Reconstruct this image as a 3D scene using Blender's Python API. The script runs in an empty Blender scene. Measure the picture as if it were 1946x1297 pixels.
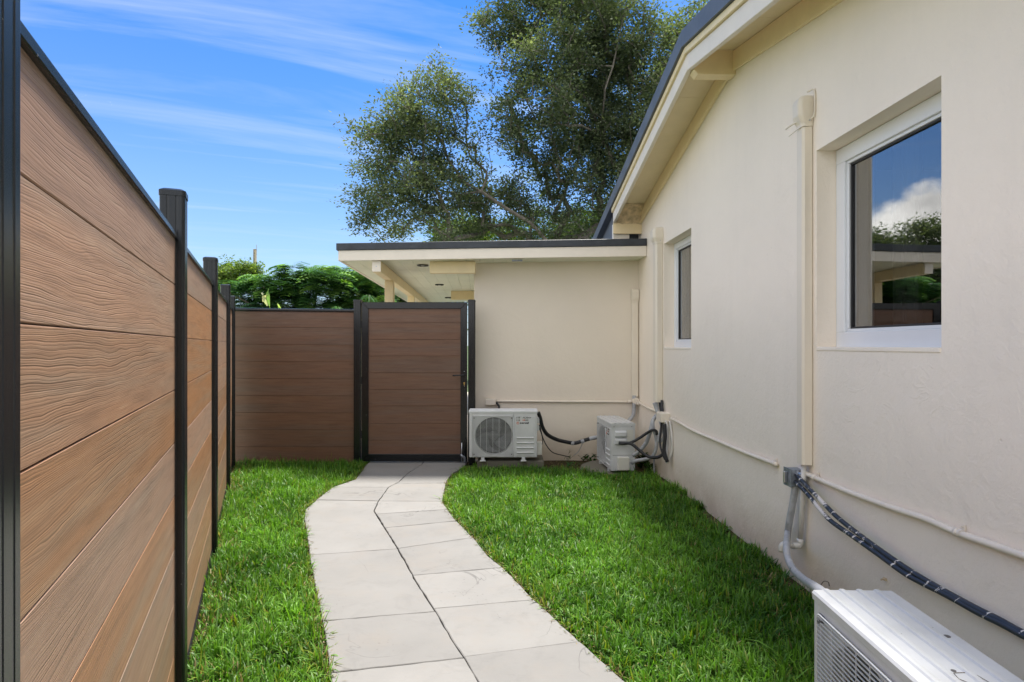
import bpy, bmesh, math, random
import numpy as np
from mathutils import Vector, Matrix, noise as mnoise

random.seed(7)
rng = np.random.default_rng(7)
R = math.radians
SC = bpy.context.scene
COL = SC.collection

# ------------------------------------------------------------------ camera
FPX, CX, HY, CAMZ = 1150.0, 973.0, 656.0, 1.27
cam = bpy.data.cameras.new('camera')
cam.sensor_width = 36.0
cam.lens = FPX / 1946 * 36
cam.shift_y = 7.5 / 1946
cam.clip_start = 0.02
cam.clip_end = 2000
camo = bpy.data.objects.new('camera', cam)
camo.location = (0, 0, CAMZ)
camo.rotation_euler = (R(90), 0, 0)
COL.objects.link(camo)
SC.camera = camo

# ------------------------------------------------------------------ sun, sky, exposure
SUNV = Vector((0.10, 0.32, 0.92)).normalized()
SUN_ELEV = math.asin(SUNV.z)
SUN_AZ = math.atan2(SUNV.x, SUNV.y)
sl = bpy.data.lights.new('sun', 'SUN')
sl.energy = 2.25
sl.angle = R(10.0)
sl.color = (1.0, 0.95, 0.87)
so = bpy.data.objects.new('sun', sl)
so.rotation_euler = SUNV.to_track_quat('Z', 'Y').to_euler()
so.location = (0, 0, 30)
COL.objects.link(so)
SC.view_settings.view_transform = 'Standard'
SC.view_settings.look = 'None'
SC.view_settings.gamma = 1
SC.view_settings.use_curve_mapping = False
SC.view_settings.exposure = 1.97
SC.cycles.max_bounces = 8
SC.cycles.transparent_max_bounces = 16
SC.cycles.use_denoising = True

world = bpy.data.worlds.new('World')
SC.world = world
world.use_nodes = True


class NT:
    """small helper to wire node trees"""
    def __init__(s, tree):
        s.t = tree
        s.n = tree.nodes
        s.l = tree.links

    def node(s, typ, ins=None, **kw):
        nd = s.n.new(typ)
        for k, v in kw.items():
            setattr(nd, k, v)
        for k, v in (ins or {}).items():
            s.set(nd, k, v)
        return nd

    def set(s, nd, k, v):
        sock = nd.inputs[k]
        if isinstance(v, bpy.types.NodeSocket):
            s.l.new(v, sock)
        else:
            sock.default_value = v

    def math(s, op, a, b=0.0, c=0.0, clamp=False):
        nd = s.n.new('ShaderNodeMath')
        nd.operation = op
        nd.use_clamp = clamp
        for i, v in enumerate((a, b, c)):
            s.set(nd, i, v)
        return nd.outputs[0]

    def vmath(s, op, a, b=(0, 0, 0)):
        nd = s.n.new('ShaderNodeVectorMath')
        nd.operation = op
        s.set(nd, 0, a)
        if op == 'SCALE':
            s.set(nd, 'Scale', b)
        else:
            s.set(nd, 1, b)
        return nd.outputs['Value'] if op in ('DOT_PRODUCT', 'LENGTH') else nd.outputs[0]

    def noise(s, vec, scale, detail=3, rough=0.5, dist=0.0):
        nd = s.n.new('ShaderNodeTexNoise')
        if vec is not None:
            s.l.new(vec, nd.inputs['Vector'])
        for k, v in (('Scale', scale), ('Detail', detail), ('Roughness', rough), ('Distortion', dist)):
            s.set(nd, k, v)
        return nd

    def ramp(s, fac, stops, interp='LINEAR'):
        nd = s.n.new('ShaderNodeValToRGB')
        nd.color_ramp.interpolation = interp
        els = nd.color_ramp.elements
        while len(els) > 1:
            els.remove(els[-1])
        els[0].position = stops[0][0]
        els[0].color = c4(stops[0][1])
        for p, c in stops[1:]:
            e = els.new(p)
            e.color = c4(c)
        s.set(nd, 'Fac', fac)
        return nd.outputs['Color']

    def mix(s, fac, a, b, mode='MIX'):
        nd = s.n.new('ShaderNodeMix')
        nd.data_type = 'RGBA'
        nd.blend_type = mode
        s.set(nd, 0, fac)
        s.set(nd, 6, c4(a) if isinstance(a, tuple) else a)
        s.set(nd, 7, c4(b) if isinstance(b, tuple) else b)
        return nd.outputs[2]


def c4(c):
    if isinstance(c, (int, float)):
        return (c, c, c, 1)
    return tuple(c) if len(c) == 4 else (c[0], c[1], c[2], 1)


def build_world():
    w = NT(world.node_tree)
    w.n.clear()
    out = w.node('ShaderNodeOutputWorld')
    bg = w.node('ShaderNodeBackground')
    bg.inputs['Strength'].default_value = 0.15
    sky = w.node('ShaderNodeTexSky')
    sky.sky_type = 'NISHITA'
    sky.sun_disc = False
    sky.sun_elevation = SUN_ELEV
    sky.sun_rotation = SUN_AZ
    sky.altitude = 0
    sky.air_density = 1.0
    sky.dust_density = 0.6
    sky.ozone_density = 2.0
    tc = w.node('ShaderNodeTexCoord')
    d = tc.outputs['Generated']
    sep = w.node('ShaderNodeSeparateXYZ', {'Vector': d})
    x, y, z = sep.outputs
    # slightly richer blue, everywhere alike
    base = w.mix(1.0, sky.outputs['Color'], SKYTINT, 'MULTIPLY')
    # cloud layer: project on a plane overhead
    zz = w.math('MAXIMUM', z, 0.02)
    u = w.math('DIVIDE', x, w.math('ADD', zz, 0.06))
    v = w.math('DIVIDE', y, w.math('ADD', zz, 0.06))
    ang = R(22)
    al = w.math('ADD', w.math('MULTIPLY', u, math.cos(ang)), w.math('MULTIPLY', v, math.sin(ang)))
    pe = w.math('SUBTRACT', w.math('MULTIPLY', v, math.cos(ang)), w.math('MULTIPLY', u, math.sin(ang)))
    cv = w.node('ShaderNodeCombineXYZ', {'X': w.math('MULTIPLY', al, 0.42), 'Y': w.math('MULTIPLY', pe, 2.5), 'Z': 3.1}).outputs[0]
    n1 = w.noise(cv, 1.0, 8, 0.58, 0.8).outputs['Fac']
    cv2 = w.node('ShaderNodeCombineXYZ', {'X': w.math('MULTIPLY', al, 0.22), 'Y': w.math('MULTIPLY', pe, 0.6), 'Z': 9.4}).outputs[0]
    n2 = w.noise(cv2, 1.0, 3, 0.5, 0.3).outputs['Fac']
    cir = w.ramp(n1, [(0.49, 0), (0.62, 0.34), (0.80, 0.9)])
    msk = w.ramp(n2, [(0.36, 0.12), (0.62, 1)])
    cf = w.math('MULTIPLY', w.math('MULTIPLY', cir, msk), 0.62, clamp=True)
    veil = w.math('MULTIPLY', n2, 0.07)
    cf = w.math('ADD', cf, veil, clamp=True)
    hz = w.math('POWER', w.math('SUBTRACT', 1.0, w.math('MAXIMUM', z, 0.0), clamp=True), 5.0)
    base = w.mix(w.math('MULTIPLY', hz, 1.0), base, (1.55, 1.78, 1.84))
    c1 = w.mix(cf, base, (1.45, 1.62, 1.76))
    # cumulus banks low over the horizon
    az = w.math('ARCTAN2', x, y)
    cd = w.node('ShaderNodeCombineXYZ', {'X': w.math('MULTIPLY', az, 1.0), 'Y': 0.0, 'Z': w.math('MULTIPLY', z, 1.35)}).outputs[0]
    n3 = w.noise(cd, 5.5, 8, 0.55, 0.15).outputs['Fac']
    # heaped clouds, widened round the horizon to add fill light, clear gap ahead
    ahead = w.math('ABSOLUTE', w.math('ADD', az, -0.14))
    gap = w.math('MULTIPLY', w.math('SUBTRACT', ahead, 0.655), 16.0, clamp=True)
    lowf = w.noise(cd, 1.6, 2, 0.5).outputs['Fac']
    top = w.math('MULTIPLY_ADD', w.math('SUBTRACT', lowf, 0.5), 0.30, 0.165)
    near = w.math('MULTIPLY', w.math('ADD', az, 0.70), 6.0)
    top = w.math('ADD', top, w.math('DIVIDE', 0.15, w.math('ADD', 1.0, w.math('MULTIPLY', near, near))))
    hgt = w.math('SUBTRACT', top, z)
    cum = w.math('ADD', w.math('MULTIPLY', hgt, 9.0), w.math('MULTIPLY', w.math('SUBTRACT', n3, 0.5), 5.5))
    cum = w.math('MULTIPLY', w.math('MULTIPLY', cum, 1.8, clamp=True), gap, clamp=True)
    n4 = w.noise(cd, 9.0, 6, 0.55).outputs['Fac']
    ccol = w.ramp(n4, [(0.35, (2.1, 2.05, 2.0)), (0.62, (4.6, 4.5, 4.3))])
    # broken cloud field, added out of view for fill light, open ahead
    cu3 = w.node('ShaderNodeCombineXYZ', {'X': u, 'Y': v, 'Z': 5.0}).outputs[0]
    n5 = w.noise(cu3, 1.1, 7, 0.55, 0.2).outputs['Fac']
    front = w.vmath('DOT_PRODUCT', d, (-0.10, 0.94, 0.32))
    cov = w.math('MULTIPLY', w.math('SUBTRACT', 0.58, front), 4.0, clamp=True)
    fld = w.math('MULTIPLY', w.math('SUBTRACT', n5, 0.42), 7.0, clamp=True)
    cum = w.math('MAXIMUM', cum, w.math('MULTIPLY', fld, cov))
    c2 = w.mix(cum, c1, ccol)
    w.l.new(c2, bg.inputs['Color'])
    w.l.new(bg.outputs[0], out.inputs['Surface'])


SKYTINT = (0.030, 0.175, 0.345)
build_world()


# ------------------------------------------------------------------ materials
def newmat(name):
    m = bpy.data.materials.new(name)
    m.use_nodes = True
    t = NT(m.node_tree)
    t.n.clear()
    out = t.node('ShaderNodeOutputMaterial')
    b = t.node('ShaderNodeBsdfPrincipled')
    t.l.new(b.outputs[0], out.inputs['Surface'])
    t.out = out
    return m, t, b


def simple(name, col, rough=0.6, metal=0.0, var=0.08, vscale=6, bump=0.0, bscale=80, spec=0.5, coat=0.0, gen=False):
    m, t, b = newmat(name)
    tc = t.node('ShaderNodeTexCoord')
    vec = tc.outputs['Object']
    n = t.noise(vec, vscale, 4, 0.6).outputs['Fac']
    lo = tuple(max(0, c * (1 - var)) for c in col)
    hi = tuple(min(1, c * (1 + var)) for c in col)
    t.l.new(t.ramp(n, [(0.3, lo), (0.7, hi)]), b.inputs['Base Color'])
    t.l.new(t.math('MULTIPLY_ADD', n, 0.15, rough - 0.07), b.inputs['Roughness'])
    b.inputs['Metallic'].default_value = metal
    b.inputs['Specular IOR Level'].default_value = spec
    b.inputs['Coat Weight'].default_value = coat
    if bump:
        n2 = t.noise(vec, bscale, 3, 0.6).outputs['Fac']
        bp = t.node('ShaderNodeBump', {'Height': n2, 'Strength': bump, 'Distance': 0.004})
        t.l.new(bp.outputs[0], b.inputs['Normal'])
    return m


def stucco(name, col, lumps=1.0):
    m, t, b = newmat(name)
    vec = t.node('ShaderNodeTexCoord').outputs['Object']
    big = t.noise(vec, 0.7, 4, 0.6).outputs['Fac']
    fine = t.noise(vec, 260, 2, 0.6).outputs['Fac']
    mid = t.noise(vec, 22, 5, 0.62, 0.6).outputs['Fac']
    low = t.noise(vec, 4.5, 4, 0.55, 0.8).outputs['Fac']
    # trowel ridges: thin lines where a distorted noise crosses a level
    tr = t.noise(vec, 3.2, 5, 0.55, 1.6).outputs['Fac']
    ridge = t.math('SUBTRACT', 1.0, t.math('MULTIPLY', t.math('ABSOLUTE', t.math('SUBTRACT', tr, 0.5)), 60.0), clamp=True)
    rm = t.math('MULTIPLY', ridge, t.math('MULTIPLY', t.math('SUBTRACT', t.noise(vec, 1.3, 2).outputs['Fac'], 0.52), 7.0, clamp=True))
    vor = t.node('ShaderNodeTexVoronoi', {'Vector': vec, 'Scale': 9.0})
    pit = t.math('SUBTRACT', 1.0, t.math('MULTIPLY', vor.outputs['Distance'], 16.0), clamp=True)
    pitm = t.math('MULTIPLY', pit, t.math('GREATER_THAN', t.node('ShaderNodeSeparateColor', {'Color': vor.outputs['Color']}).outputs[0], 0.78))
    h = t.math('MULTIPLY', fine, 0.05)
    h = t.math('MULTIPLY_ADD', mid, 0.16, h)
    h = t.math('MULTIPLY_ADD', low, 0.40, h)
    h = t.math('MULTIPLY_ADD', t.noise(vec, 75, 3, 0.6).outputs['Fac'], 0.07, h)
    h = t.math('MULTIPLY_ADD', rm, 0.05, h)
    h = t.math('MULTIPLY_ADD', pitm, -0.10, h)
    bp = t.node('ShaderNodeBump', {'Height': h, 'Strength': 1.0 * lumps, 'Distance': 0.016})
    t.l.new(bp.outputs[0], b.inputs['Normal'])
    lo = tuple(c * 0.95 for c in col)
    hi = tuple(min(1, c * 1.03) for c in col)
    c = t.ramp(big, [(0.3, lo), (0.7, hi)])
    # small dark specks and stains near the ground
    z = t.node('ShaderNodeSeparateXYZ', {'Vector': vec}).outputs[2]
    st = t.math('MULTIPLY', t.math('SUBTRACT', 1.05, t.math('DIVIDE', z, 0.30), clamp=True), t.noise(vec, 3.4, 5, 0.65).outputs['Fac'], clamp=True)
    c = t.mix(t.math('MULTIPLY', st, 1.0), c, tuple(x * y for x, y in zip(col, (0.50, 0.42, 0.32))))
    strk = t.noise(t.vmath('MULTIPLY', vec, (1, 7, 0.5)), 1.6, 4, 0.6).outputs['Fac']
    c = t.mix(t.math('MULTIPLY', t.math('SUBTRACT', strk, 0.5, clamp=True), 0.30), c, tuple(x * 0.72 for x in col))
    c = t.mix(t.math('MULTIPLY', pitm, 0.22), c, tuple(x * 0.4 for x in col))
    t.l.new(c, b.inputs['Base Color'])
    b.inputs['Roughness'].default_value = 0.72
    b.inputs['Specular IOR Level'].default_value = 0.35
    return m


def composite_board(name, tint, vary=1.0):
    """embossed wood-look composite board; grain runs along object Y; random offset per board"""
    m, t, b = newmat(name)
    oi = t.node('ShaderNodeObjectInfo')
    vec = t.node('ShaderNodeTexCoord').outputs['Object']
    rnd = oi.outputs['Random']
    off = t.node('ShaderNodeCombineXYZ', {'X': t.math('MULTIPLY', rnd, 17.0), 'Y': t.math('MULTIPLY', rnd, 91.0), 'Z': t.math('MULTIPLY', rnd, 53.0)}).outputs[0]
    v = t.vmath('ADD', vec, off)
    st = t.vmath('MULTIPLY', v, (1.0, 0.16, 1.0))
    stl = t.vmath('MULTIPLY', v, (1.0, 0.05, 1.0))
    warp = t.noise(t.vmath('MULTIPLY', v, (1.0, 0.38, 3.0)), 1.7, 4, 0.5).outputs['Fac']
    wig = t.noise(t.vmath('MULTIPLY', v, (1, 0.5, 1)), 14.0, 2, 0.5).outputs['Fac']
    z = t.node('ShaderNodeSeparateXYZ', {'Vector': v}).outputs[2]
    # cathedral rings
    ph = t.math('ADD', t.math('MULTIPLY', z, 105.0), t.math('MULTIPLY', warp, 11.0))
    ph = t.math('ADD', ph, t.math('MULTIPLY', wig, 0.8))
    fr = t.math('FRACT', ph)
    line = t.math('SUBTRACT', 1.0, t.math('MULTIPLY', t.math('ABSOLUTE', t.math('SUBTRACT', fr, 0.5)), 7.0), clamp=True)
    brk = t.noise(st, 12, 3, 0.6).outputs['Fac']
    line = t.math('MULTIPLY', line, t.math('MULTIPLY', t.math('SUBTRACT', brk, 0.36), 4.5, clamp=True))
    ph2 = t.math('FRACT', t.math('MULTIPLY', ph, 2.7))
    line2 = t.math('SUBTRACT', 1.0, t.math('MULTIPLY', t.math('ABSOLUTE', t.math('SUBTRACT', ph2, 0.5)), 4.0), clamp=True)
    fib = t.noise(t.vmath('MULTIPLY', v, (1, 0.04, 1)), 260, 3, 0.7).outputs['Fac']
    blot = t.noise(stl, 11, 4, 0.62, 0.4).outputs['Fac']
    blot2 = t.noise(t.vmath('MULTIPLY', v, (1, 0.25, 1)), 5.0, 3, 0.5).outputs['Fac']
    a = tuple(x * y for x, y in zip((0.265, 0.172, 0.115), tint))
    g = tuple(x * y for x, y in zip((0.235, 0.190, 0.150), tint))
    o = tuple(x * y for x, y in zip((0.300, 0.176, 0.104), tint))
    c = t.ramp(blot, [(0.36, g), (0.48, a), (0.60, o)])
    c = t.mix(t.math('MULTIPLY', blot2, 0.45), c, tuple(x * y for x, y in zip((0.285, 0.228, 0.185), tint)))
    c = t.mix(t.math('MULTIPLY', fib, 0.32), c, tuple(x * 1.35 for x in a))
    strk = t.noise(t.vmath('MULTIPLY', v, (1, 0.07, 1)), 55, 4, 0.65, 0.3).outputs['Fac']
    c = t.mix(t.math('MULTIPLY', t.math('SUBTRACT', strk, 0.50), 3.0, clamp=True), c, tuple(x * 0.66 for x in a))
    c = t.mix(t.math('MULTIPLY', t.math('SUBTRACT', 0.45, strk), 2.6, clamp=True), c, tuple(x * y for x, y in zip((0.40, 0.30, 0.215), tint)))
    c = t.mix(t.math('MULTIPLY', line, 0.32), c, tuple(x * 0.34 for x in a))
    c = t.mix(t.math('MULTIPLY', line2, 0.16), c, tuple(x * 0.55 for x in a))
    hue = t.node('ShaderNodeHueSaturation', {'Color': c, 'Value': t.math('MULTIPLY_ADD', rnd, 0.22 * vary, 1 - 0.11 * vary), 'Saturation': t.math('MULTIPLY_ADD', t.math('FRACT', t.math('MULTIPLY', rnd, 7.3)), 0.35 * vary, 1.0 - 0.17 * vary)})
    t.l.new(hue.outputs[0], b.inputs['Base Color'])
    h = t.math('MULTIPLY', line, -0.9)
    h = t.math('MULTIPLY_ADD', line2, -0.3, h)
    h = t.math('MULTIPLY_ADD', fib, 0.5, h)
    h = t.math('MULTIPLY_ADD', blot, 0.4, h)
    bp = t.node('ShaderNodeBump', {'Height': h, 'Strength': 0.55, 'Distance': 0.0009})
    t.l.new(bp.outputs[0], b.inputs['Normal'])
    t.l.new(t.math('MULTIPLY_ADD', fib, 0.12, 0.44), b.inputs['Roughness'])
    b.inputs['Specular IOR Level'].default_value = 0.42
    return m


def concrete(name, col):
    m, t, b = newmat(name)
    oi = t.node('ShaderNodeObjectInfo')
    vec = t.node('ShaderNodeTexCoord').outputs['Object']
    n1 = t.noise(vec, 1.8, 5, 0.6).outputs['Fac']
    n2 = t.noise(t.vmath('MULTIPLY', vec, (1, 3, 1)), 14, 6, 0.65, 0.4).outputs['Fac']
    n3 = t.noise(vec, 120, 3, 0.6).outputs['Fac']
    c = t.ramp(n1, [(0.3, tuple(x * 0.90 for x in col)), (0.7, tuple(x * 1.05 for x in col))])
    sp = t.math('MULTIPLY', t.math('SUBTRACT', n2, 0.60), 5.0, clamp=True)
    c = t.mix(t.math('MULTIPLY', sp, 0.34), c, tuple(x * 0.55 for x in col))
    vor = t.node('ShaderNodeTexVoronoi', {'Vector': t.vmath('ADD', vec, t.vmath('SCALE', t.noise(vec, 9, 2).outputs['Color'], 0.06)), 'Scale': 34.0})
    pit = t.math('MULTIPLY', t.math('SUBTRACT', 1.0, t.math('MULTIPLY', vor.outputs['Distance'], 5.0), clamp=True), t.math('MULTIPLY', t.math('SUBTRACT', t.noise(vec, 2.2, 3).outputs['Fac'], 0.53), 9.0, clamp=True))
    c = t.mix(t.math('MULTIPLY', pit, 0.75), c, tuple(x * 0.5 for x in col))
    rv = t.math('MULTIPLY_ADD', oi.outputs['Random'], 0.15, 0.93)
    hue = t.node('ShaderNodeHueSaturation', {'Color': c, 'Value': rv})
    offv = t.vmath('ADD', vec, t.vmath('SCALE', oi.outputs['Location'], 1.0))
    cr = t.noise(vec, 1.9, 4, 0.5, 1.2).outputs['Fac']
    crack = t.math('SUBTRACT', 1.0, t.math('MULTIPLY', t.math('ABSOLUTE', t.math('SUBTRACT', cr, 0.5)), 170.0), clamp=True)
    crack = t.math('MULTIPLY', crack, t.math('MULTIPLY', t.math('SUBTRACT', t.noise(vec, 1.1, 2).outputs['Fac'], 0.51), 12.0, clamp=True))
    stain = t.math('MULTIPLY', t.math('SUBTRACT', t.noise(vec, 5.5, 6, 0.7, 0.8).outputs['Fac'], 0.52), 3.2, clamp=True)
    warmf = t.math('MULTIPLY', t.math('SUBTRACT', t.noise(t.vmath('ADD', vec, (7, 3, 1)), 3.0, 5, 0.65).outputs['Fac'], 0.5), 3.0, clamp=True)
    c2 = t.mix(t.math('MULTIPLY', stain, 0.48), hue.outputs[0], tuple(x * 0.62 for x in col))
    c2 = t.mix(t.math('MULTIPLY', warmf, 0.55), c2, tuple(x * y for x, y in zip(col, (1.10, 0.98, 0.86))))
    c2 = t.mix(t.math('MULTIPLY', crack, 0.55), c2, tuple(x * 0.25 for x in col))
    t.l.new(c2, b.inputs['Base Color'])
    h = t.math('MULTIPLY_ADD', n3, 0.25, t.math('MULTIPLY_ADD', n2, 0.5, t.math('MULTIPLY', pit, -0.8)))
    bp = t.node('ShaderNodeBump', {'Height': h, 'Strength': 0.35, 'Distance': 0.004})
    t.l.new(bp.outputs[0], b.inputs['Normal'])
    b.inputs['Roughness'].default_value = 0.8
    b.inputs['Specular IOR Level'].default_value = 0.3
    return m


def attr_leaf(name, rough=0.5, trans=0.35, tcol=1.5, spec=0.35):
    """foliage: colour per leaf from the attribute 'tint'"""
    m, t, b = newmat(name)
    at = t.node('ShaderNodeAttribute', attribute_name='tint')
    t.l.new(at.outputs['Color'], b.inputs['Base Color'])
    b.inputs['Roughness'].default_value = rough
    b.inputs['Specular IOR Level'].default_value = spec
    tr = t.node('ShaderNodeBsdfTranslucent')
    tcn = t.mix(1.0, at.outputs['Color'], (tcol * 1.05, tcol * 1.15, tcol * 0.45), 'MULTIPLY')
    t.l.new(tcn, tr.inputs['Color'])
    mx = t.node('ShaderNodeMixShader')
    mx.inputs[0].default_value = trans
    t.l.new(b.outputs[0], mx.inputs[1])
    t.l.new(tr.outputs[0], mx.inputs[2])
    t.l.new(mx.outputs[0], t.out.inputs['Surface'])
    return m


def soil_mat(name):
    m, t, b = newmat(name)
    vec = t.node('ShaderNodeTexCoord').outputs['Object']
    n1 = t.noise(vec, 3, 6, 0.65).outputs['Fac']
    n2 = t.noise(vec, 45, 4, 0.7).outputs['Fac']
    c = t.ramp(n2, [(0.3, (0.030, 0.022, 0.013)), (0.55, (0.085, 0.060, 0.036)), (0.75, (0.16, 0.12, 0.08))])
    c = t.mix(t.math('MULTIPLY', t.math('SUBTRACT', n1, 0.45), 4.0, clamp=True), c, (0.055, 0.075, 0.018))
    t.l.new(c, b.inputs['Base Color'])
    b.inputs['Roughness'].default_value = 0.95
    b.inputs['Specular IOR Level'].default_value = 0.1
    bp = t.node('ShaderNodeBump', {'Height': n2, 'Strength': 0.9, 'Distance': 0.012})
    t.l.new(bp.outputs[0], b.inputs['Normal'])
    return m


def ground_mat(name):
    m, t, b = newmat(name)
    vec = t.node('ShaderNodeTexCoord').outputs['Object']
    n1 = t.noise(vec, 0.4, 5, 0.6).outputs['Fac']
    n2 = t.noise(vec, 30, 4, 0.7).outputs['Fac']
    c = t.ramp(n1, [(0.3, (0.045, 0.080, 0.020)), (0.7, (0.080, 0.130, 0.030))])
    c = t.mix(t.math('MULTIPLY', n2, 0.4), c, (0.03, 0.045, 0.012))
    t.l.new(c, b.inputs['Base Color'])
    b.inputs['Roughness'].default_value = 0.9
    return m


def cable_mat(name):
    m, t, b = newmat(name)
    vec = t.node('ShaderNodeTexCoord').outputs['Object']
    n = t.noise(t.vmath('MULTIPLY', vec, (1, 1, 1)), 30, 5, 0.75, 0.6).outputs['Fac']
    patch = t.noise(vec, 3.0, 2, 0.5).outputs['Fac']
    thr = t.math('SUBTRACT', 0.68, t.math('MULTIPLY', t.math('SUBTRACT', patch, 0.48), 1.3, clamp=True))
    f = t.math('MULTIPLY', t.math('SUBTRACT', n, thr), 30.0, clamp=True)
    sp = t.node('ShaderNodeSeparateXYZ', {'Vector': vec})
    yy = t.node('ShaderNodeCombineXYZ', {'Y': t.math('ADD', sp.outputs[1], t.math('MULTIPLY', sp.outputs[2], 0.6))}).outputs[0]
    band = t.math('MULTIPLY', t.math('SUBTRACT', t.noise(yy, 34, 2, 0.6).outputs['Fac'], 0.60), 60.0, clamp=True)
    band = t.math('MULTIPLY', band, t.math('GREATER_THAN', t.noise(vec, 60, 2, 0.6).outputs['Fac'], 0.44))
    f = t.math('MAXIMUM', f, band)
    c = t.mix(f, (0.030, 0.036, 0.050), (0.66, 0.62, 0.58))
    t.l.new(c, b.inputs['Base Color'])
    b.inputs['Roughness'].default_value = 0.38
    return m


def glass_mat(name):
    m, t, b = newmat(name)
    b.inputs['Base Color'].default_value = (0.5, 0.53, 0.55, 1)
    b.inputs['Roughness'].default_value = 0.0
    b.inputs['IOR'].default_value = 2.5
    b.inputs['Transmission Weight'].default_value = 1.0
    vec = t.node('ShaderNodeTexCoord').outputs['Object']
    n = t.noise(vec, 2.2, 2, 0.5).outputs['Fac']
    bp = t.node('ShaderNodeBump', {'Height': n, 'Strength': 0.05, 'Distance': 0.004})
    t.l.new(bp.outputs[0], b.inputs['Normal'])
    return m


def bark_mat(name, col):
    m, t, b = newmat(name)
    vec = t.node('ShaderNodeTexCoord').outputs['Object']
    n = t.noise(vec, 9, 6, 0.7, 0.5).outputs['Fac']
    t.l.new(t.ramp(n, [(0.3, tuple(x * 0.5 for x in col)), (0.7, tuple(x * 1.3 for x in col))]), b.inputs['Base Color'])
    b.inputs['Roughness'].default_value = 0.9
    bp = t.node('ShaderNodeBump', {'Height': n, 'Strength': 0.8, 'Distance': 0.03})
    t.l.new(bp.outputs[0], b.inputs['Normal'])
    return m


def metal_black(name):
    m, t, b = newmat(name)
    vec = t.node('ShaderNodeTexCoord').outputs['Object']
    n = t.noise(vec, 420, 2, 0.6).outputs['Fac']
    n2 = t.noise(vec, 5, 5, 0.7).outputs['Fac']
    c = t.ramp(n2, [(0.35, (0.0035, 0.0048, 0.0066)), (0.8, (0.0070, 0.0090, 0.0120))])
    sp = t.math('GREATER_THAN', t.noise(vec, 55, 2, 0.6).outputs['Fac'], 0.745)
    c = t.mix(t.math('MULTIPLY', sp, 0.5), c, (0.25, 0.24, 0.22))
    t.l.new(c, b.inputs['Base Color'])
    b.inputs['Roughness'].default_value = 0.27
    b.inputs['Specular IOR Level'].default_value = 0.5
    bp = t.node('ShaderNodeBump', {'Height': n, 'Strength': 0.05, 'Distance': 0.0005})
    t.l.new(bp.outputs[0], b.inputs['Normal'])
    return m


def vinyl_white(name, col=(0.74, 0.76, 0.78)):
    return simple(name, col, 0.35, var=0.03, vscale=3)


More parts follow.
